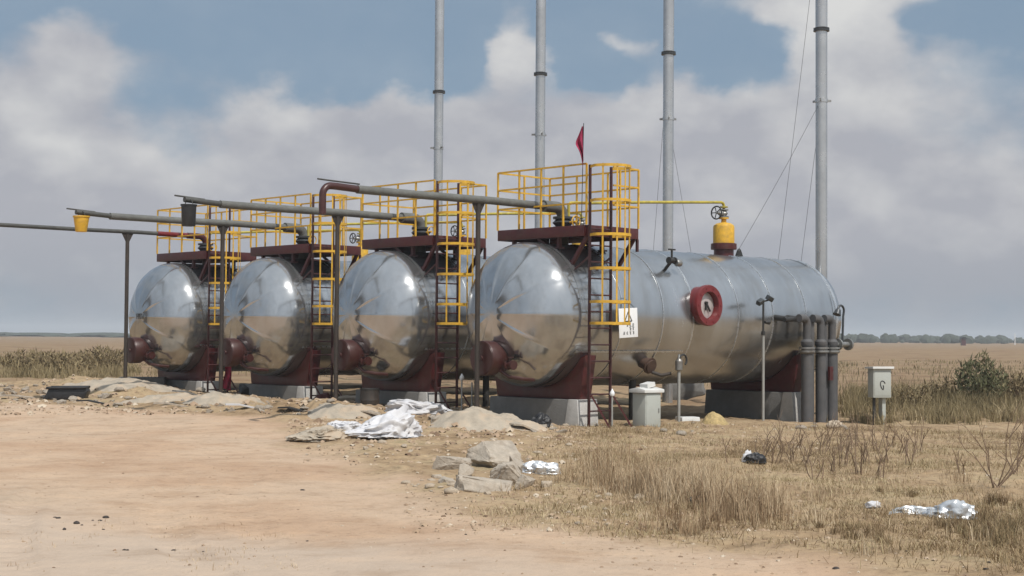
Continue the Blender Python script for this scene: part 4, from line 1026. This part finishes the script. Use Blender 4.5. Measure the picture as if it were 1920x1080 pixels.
def gravel(n):
    xs, ys, sz = [], [], []
    def add_box(k, x0, y0, x1, y1, lo_, hi_):
        c0, c1 = G(x0, y1), G(x1, y0); ya = min(c0.y, c1.y); yb = max(c0.y, c1.y)
        y = RNG.uniform(ya, yb, k); px = RNG.uniform(x0, x1, k); xs.append((px - 960) / F * y); ys.append(y); sz.append(lo_ + (hi_ - lo_) * RNG.random(k) ** 3)
    add_box(900, 540, 790, 1120, 870, .012, .065); add_box(900, 1000, 800, 1500, 850, .010, .05); add_box(700, 760, 900, 1500, 1010, .008, .035)
    add_box(500, 0, 735, 900, 775, .015, .08); add_box(700, 1100, 960, 1900, 1075, .006, .025); add_box(500, 0, 790, 1500, 1075, .004, .014); add_box(600, 1400, 795, 1920, 900, .008, .035)
    add_box(1300, 0, 738, 640, 778, .015, .10); add_box(1300, 540, 765, 1080, 820, .015, .09); add_box(1500, 0, 800, 1500, 1078, .004, .020); add_box(500, 760, 880, 1300, 1000, .01, .045)
    x = np.concatenate(xs); y = np.concatenate(ys); q = np.concatenate(sz); n = len(x)
    oct_ = np.array([(1, 0, 0), (0, 1, 0), (-1, 0, 0), (0, -1, 0), (.2, .1, .8), (.7, .7, .35), (-.7, .6, .3), (-.6, -.7, .4), (.65, -.7, .3)], float)
    T1 = np.array([(0, 5, 4), (5, 1, 4), (1, 6, 4), (6, 2, 4), (2, 7, 4), (7, 3, 4), (3, 8, 4), (8, 0, 4)])
    a = RNG.uniform(0, 2 * PI, n); J = oct_[None] * RNG.uniform(.6, 1.25, (n, 9, 3)) * q[:, None, None]
    J[:, :4, 2] = -.25 * q[:, None]; J[:, :, 2] *= RNG.uniform(.6, 1.1, n)[:, None]
    ca, sa = np.cos(a)[:, None], np.sin(a)[:, None]
    V = np.stack([x[:, None] + J[:, :, 0] * ca - J[:, :, 1] * sa, y[:, None] + J[:, :, 0] * sa + J[:, :, 1] * ca, hfull(x, y)[:, None] + J[:, :, 2]], -1).reshape(-1, 3)
    T = (np.arange(n)[:, None, None] * 9 + T1[None]).reshape(-1, 3)
    tag(tri_mesh('gravel', V, T, np.repeat(np.clip(.5 + RNG.normal(0, .25, n), 0, 1), 9), veg_mat('gravel_clods', [(.17, .11, .07), (.34, .24, .16), (.40, .30, .21), (.52, .44, .34)])), 'loose gravel and clods over the yard edge and the track', 'gravel', None, 'stuff')
gravel(0)

# dead weeds
def weed(px, py, hgt, seed, spread, label, n=5):
    r = random.Random(seed); p = G(px, py); p.z = H(p.x, p.y); mb = MB()
    def grow_(a, d, L, rad, lev):
        b = a + d * L; m = (a + b) / 2 + Vector((r.uniform(-.03, .03), r.uniform(-.03, .03), 0)) * L * 3
        mb.tube([a, m, b], [rad, rad * .8, rad * .6], 5)
        if lev > 0:
            for k in range(r.choice((1, 2, 2))):
                d2 = (d + Vector((r.uniform(-.8, .8), r.uniform(-.6, .6), r.uniform(-.1, .5)))).normalized(); grow_(m.lerp(b, r.uniform(.2, 1)), d2, L * r.uniform(.45, .75), rad * .6, lev - 1)
    for k in range(n):
        d = Vector((r.uniform(-spread, spread), r.uniform(-spread, spread), 1)).normalized(); grow_(Vector((r.uniform(-.05, .05), r.uniform(-.05, .05), -.02)), d, hgt * r.uniform(.4, .7), .0085, 2)
    solo(mb, 'dead_weed', M_twig, label, 'weed', p, 0, 'dead weeds in the dry field')
weed(1868, 915, .95, 1, .8, 'widest bare forked weed in the dry field, under the shrubs', 7)
weed(1905, 890, .7, 2, .6, 'bare weed at the very edge of the picture', 4)
weed(1800, 890, .45, 16, .7, 'low bare weed beside the widest forked one', 3)
weed(1366, 868, .42, 3, .15, 'lone bent dry stem close to the dark plastic bag', 1)
wl = 'thin dead weed standing in the dry field behind the dark plastic bag'
for k, (px, py) in enumerate(((1425, 862), (1470, 850), (1500, 842), (1540, 850), (1590, 862), (1625, 870), (1660, 868), (1690, 850), (1560, 885), (1650, 900), (1455, 870), (1485, 865), (1515, 872), (1545, 838), (1575, 845), (1605, 838), (1640, 846), (1670, 838), (1705, 872), (1610, 890), (1530, 900), (1580, 875), (1725, 850))): weed(px, py, .50 + .12 * math.sin(k * 2.1), 20 + k, .45, wl, 4)

# ------------------------------------------------------------------ far things
def far_wood():
    M_far = mat('far_foliage', (.045, .055, .04), .9, 0, .3, .2)
    mb = MB(); r = random.Random(3)
    for k in range(760):
        u = r.uniform(-.75, .75)
        if k % 4: u = r.uniform(.18, .8)
        Y = r.uniform(480, 640); x = u * Y
        hh_ = (r.uniform(.8, 2.9) if u > .15 else r.uniform(.8, 1.7)); w = hh_ * r.uniform(.4, 1.1) if u > .15 else r.uniform(4, 14)
        c = crumple(k % 23 + 200, (w, w * .6, hh_ * .62), 2, .55, .75)
        mb.add([(v[0] + x, v[1] + Y, v[2] + .45) for v in c.v], c.f)
    o = mb.build('far_wood', M_far); tag(o, 'low dark line of far trees and hedge along the horizon', 'trees', None, 'stuff')
far_wood()
p = pix(1806, 639, 330)
t = thing('red_hut', 'tiny dark red hut on the horizon', 'hut', Vector((p.x, p.y, .6)), 0)
MB().box((0, 0, .6), (.9, .9, 1.5)).build('wall', M_red, t)
MB().prism([(-.7, 1.35), (.7, 1.35), (.3, 1.75), (-.3, 1.75)], (0, -.7, 0), X_, Z_, Y_, 1.4).build('roof', M_dark, t)
p = pix(1903, 640, 300)
solo(MB().box((0, 0, 1.3), (.13, .13, 2.3), top=.8), 'white_post', M_sign, 'thin white post standing on the horizon', 'post', Vector((p.x, p.y, .6)))
hm = bpy.data.materials.new('thin_haze'); hm.use_nodes = True; hn = hm.node_tree
for n_ in list(hn.nodes): hn.nodes.remove(n_)
ho = hn.nodes.new('ShaderNodeOutputMaterial'); hv = hn.nodes.new('ShaderNodeVolumePrincipled')
hv.inputs['Color'].default_value = (.86, .90, .95, 1); hv.inputs['Density'].default_value = .0006; hv.inputs['Anisotropy'].default_value = 0.0
hn.links.new(hv.outputs[0], ho.inputs['Volume'])
tag(MB().box((0, 0, 7.5), (6200, 6200, 21)).build('haze', hm), 'thin pale haze over the plain', 'haze', None, 'stuff')

# ------------------------------------------------------------------ light and sky
SUN = Vector((.32, -.49, .81)).normalized()
sl = bpy.data.lights.new('sun', 'SUN'); sl.energy = 3.7; sl.angle = math.radians(.6); sl.color = (1, .95, .88)
so = bpy.data.objects.new('sun', sl); COL.objects.link(so); so.rotation_euler = SUN.to_track_quat('Z', 'Y').to_euler(); so.location = (0, 0, 30)
EL = math.asin(SUN.z); AZ = math.atan2(SUN.x, SUN.y)

w = bpy.data.worlds.new('World'); SC.world = w; w.use_nodes = True
nt = w.node_tree; N = nt.nodes; Lk = nt.links; bg = N['Background']
sky = N.new('ShaderNodeTexSky'); sky.sky_type = 'NISHITA'; sky.sun_disc = False; sky.sun_elevation = EL; sky.sun_rotation = AZ; sky.air_density = 1.0; sky.dust_density = 1.5; sky.ozone_density = 1.5
tc = N.new('ShaderNodeTexCoord'); GEN = tc.outputs['Generated']
def link(v, s):
    if isinstance(v, (int, float)): s.default_value = v
    elif isinstance(v, tuple): s.default_value = v
    else: Lk.new(v, s)
def mth(op, a, b=0.0, c=0.0, clamp=False):
    n = N.new('ShaderNodeMath'); n.operation = op; n.use_clamp = clamp
    for k, v in enumerate((a, b, c)): link(v, n.inputs[k])
    return n.outputs[0]
def vmth(op, a, b=(0, 0, 0), c=(0, 0, 0), out=0):
    n = N.new('ShaderNodeVectorMath'); n.operation = op
    link(a, n.inputs[0]); link(b, n.inputs[1])
    if op == 'MULTIPLY_ADD': link(c, n.inputs[2])
    return n.outputs[out]
def smooth(v, a, b):
    n = N.new('ShaderNodeMapRange'); n.interpolation_type = 'SMOOTHSTEP'; link(v, n.inputs[0]); n.inputs[1].default_value = a; n.inputs[2].default_value = b; return n.outputs[0]
def cmix(f, a, b):
    x = N.new('ShaderNodeMix'); x.data_type = 'RGBA'; link(f, x.inputs[0])
    for s, v in ((6, a), (7, b)):
        if isinstance(v, tuple): x.inputs[s].default_value = (*v, 1)
        else: Lk.new(v, x.inputs[s])
    return x.outputs[2]
sep = N.new('ShaderNodeSeparateXYZ'); Lk.new(GEN, sep.inputs[0])
u = mth('ARCTAN2', sep.outputs[0], sep.outputs[1]); v = sep.outputs[2]
cmb = N.new('ShaderNodeCombineXYZ'); Lk.new(u, cmb.inputs[0]); Lk.new(v, cmb.inputs[1]); UV = cmb.outputs[0]
def noise_at(vec, scale, det, rough, zs=(5, 5, 8), off=(0, 0, 0)):
    p_ = vmth('MULTIPLY_ADD', vec, zs, off); n = N.new('ShaderNodeTexNoise'); n.inputs['Scale'].default_value = scale; n.inputs['Detail'].default_value = det; n.inputs['Roughness'].default_value = rough
    Lk.new(p_, n.inputs['Vector']); return n.outputs['Fac']
# the billows bend the edges of the broad cloud masses
wob = N.new('ShaderNodeTexNoise'); wob.inputs['Scale'].default_value = 1; wob.inputs['Detail'].default_value = 7; wob.inputs['Roughness'].default_value = .52
Lk.new(vmth('MULTIPLY_ADD', GEN, (15, 15, 22), (3, 1, 2)), wob.inputs['Vector'])
wc = vmth('SUBTRACT', wob.outputs['Color'], (.5, .5, .5))
UVW = vmth('MULTIPLY_ADD', wc, (.10, .065, 0), UV)
def blobs(lst):
    acc = 0.0
    for (px, py, rx, ry, wt) in lst:
        cu = math.atan((px - 960) / F); cv = math.sin(math.atan((631 + (px - 960) * ROLL - py) / F))
        ru, rv = rx / F, ry / F
        d = vmth('MULTIPLY_ADD', UVW, (1 / ru, 1 / rv, 0), (-cu / ru, -cv / rv, 0))
        e = mth('POWER', math.e, mth('MULTIPLY', vmth('DOT_PRODUCT', d, d, out=1), -1.0))
        acc = mth('MULTIPLY_ADD', e, wt, acc)
    return acc
cover = blobs([(480, 50, 300, 85, -.95), (330, 220, 130, 110, -.4), (760, 90, 140, 75, -.9), (1345, 90, 110, 75, -1.2), (1090, 30, 70, 70, -.9), (1120, 120, 60, 30, -.5), (1850, 45, 110, 40, -1.0), (30, 30, 90, 50, -.5), (1240, 20, 80, 40, -.6),
               (90, 230, 130, 120, .6), (130, 70, 90, 55, .55), (950, 100, 70, 50, .9), (1190, 80, 45, 40, .55), (1575, 80, 160, 130, 1.15), (240, 110, 120, 60, .3), (600, 220, 170, 80, .6), (1240, 210, 160, 60, .7), (850, 200, 170, 60, .4), (900, 430, 1400, 200, 1.1)])
lit = blobs([(1600, 55, 140, 85, 1.2), (1480, 110, 70, 60, .8), (945, 90, 60, 45, .95), (1040, 130, 60, 40, .6), (1185, 85, 40, 35, .6), (500, 190, 70, 40, .65), (640, 205, 60, 40, .5), (470, 225, 50, 40, .4), (70, 200, 90, 80, .55), (110, 280, 70, 40, .55), (120, 70, 70, 40, .35), (1230, 170, 120, 40, .5), (1750, 140, 130, 50, .45), (1690, 350, 90, 40, .3), (330, 300, 200, 30, .25), (800, 180, 120, 40, .35), (1060, 270, 300, 30, -.25), (1250, 300, 300, 40, -.2), (1500, 520, 600, 90, -.35), (200, 480, 400, 90, -.3)])
n1 = noise_at(GEN, 1.0, 9, .58); n2 = noise_at(GEN, 3.4, 6, .52, off=(4, 2, 9)); n3 = noise_at(GEN, 3.4, 6, .52, off=(4.05, 2.0, 9.22))
high = smooth(v, .20, .55)
base = mth('ADD', mth('MULTIPLY_ADD', n1, 1.5, -.30), mth('MULTIPLY_ADD', n2, .5, -.25))
dens = mth('SUBTRACT', mth('ADD', base, cover), mth('MULTIPLY', high, .05))
alpha = mth('MULTIPLY_ADD', smooth(dens, .30, .98), .86, mth('MULTIPLY_ADD', n2, .16, .02), clamp=True)
edge = mth('SUBTRACT', n2, n3)
bright = mth('ADD', mth('MULTIPLY_ADD', edge, 1.0, .16), mth('MULTIPLY_ADD', lit, .54, mth('MULTIPLY_ADD', n2, .5, -.25)))
bright = mth('ADD', bright, mth('MULTIPLY', high, .55), clamp=True)
K = 10.0   # radiance of the clouds at background strength 0.1
lo = (.425 * K, .43 * K, .47 * K); hi = (.70 * K, .70 * K, .69 * K)
cc = cmix(bright, lo, hi)
hz = smooth(v, .085, .0)
cc = cmix(mth('MULTIPLY', hz, .75), cc, (.285 * K, .315 * K, .365 * K))
skc = vmth('MULTIPLY', sky.outputs[0], (.62, .68, .72))
skc = cmix(.75, skc, (.24 * K, .343 * K, .458 * K))
# the sky is brighter round the sun, with thin bright veils of cloud
sd = mth('MULTIPLY_ADD', vmth('DOT_PRODUCT', GEN, tuple(SUN), out=1), .5, .5)
veil = mth('MULTIPLY', smooth(sd, .42, .95), mth('MULTIPLY_ADD', n1, .9, .45), clamp=True)
fin = cmix(mth('MULTIPLY', veil, .85), cmix(alpha, skc, cc), (.84 * K, .91 * K, .98 * K))
Lk.new(fin, bg.inputs['Color']); bg.inputs['Strength'].default_value = .1

# ------------------------------------------------------------------ render settings
SC.render.engine = 'CYCLES'
SC.view_settings.view_transform = 'Standard'; SC.view_settings.look = 'None'; SC.view_settings.exposure = 0; SC.view_settings.gamma = 1
SC.cycles.use_denoising = True; SC.cycles.caustics_reflective = False; SC.cycles.caustics_refractive = False
SC.cycles.max_bounces = 6; SC.cycles.diffuse_bounces = 2; SC.cycles.glossy_bounces = 4
SC.cycles.sample_clamp_indirect = 6
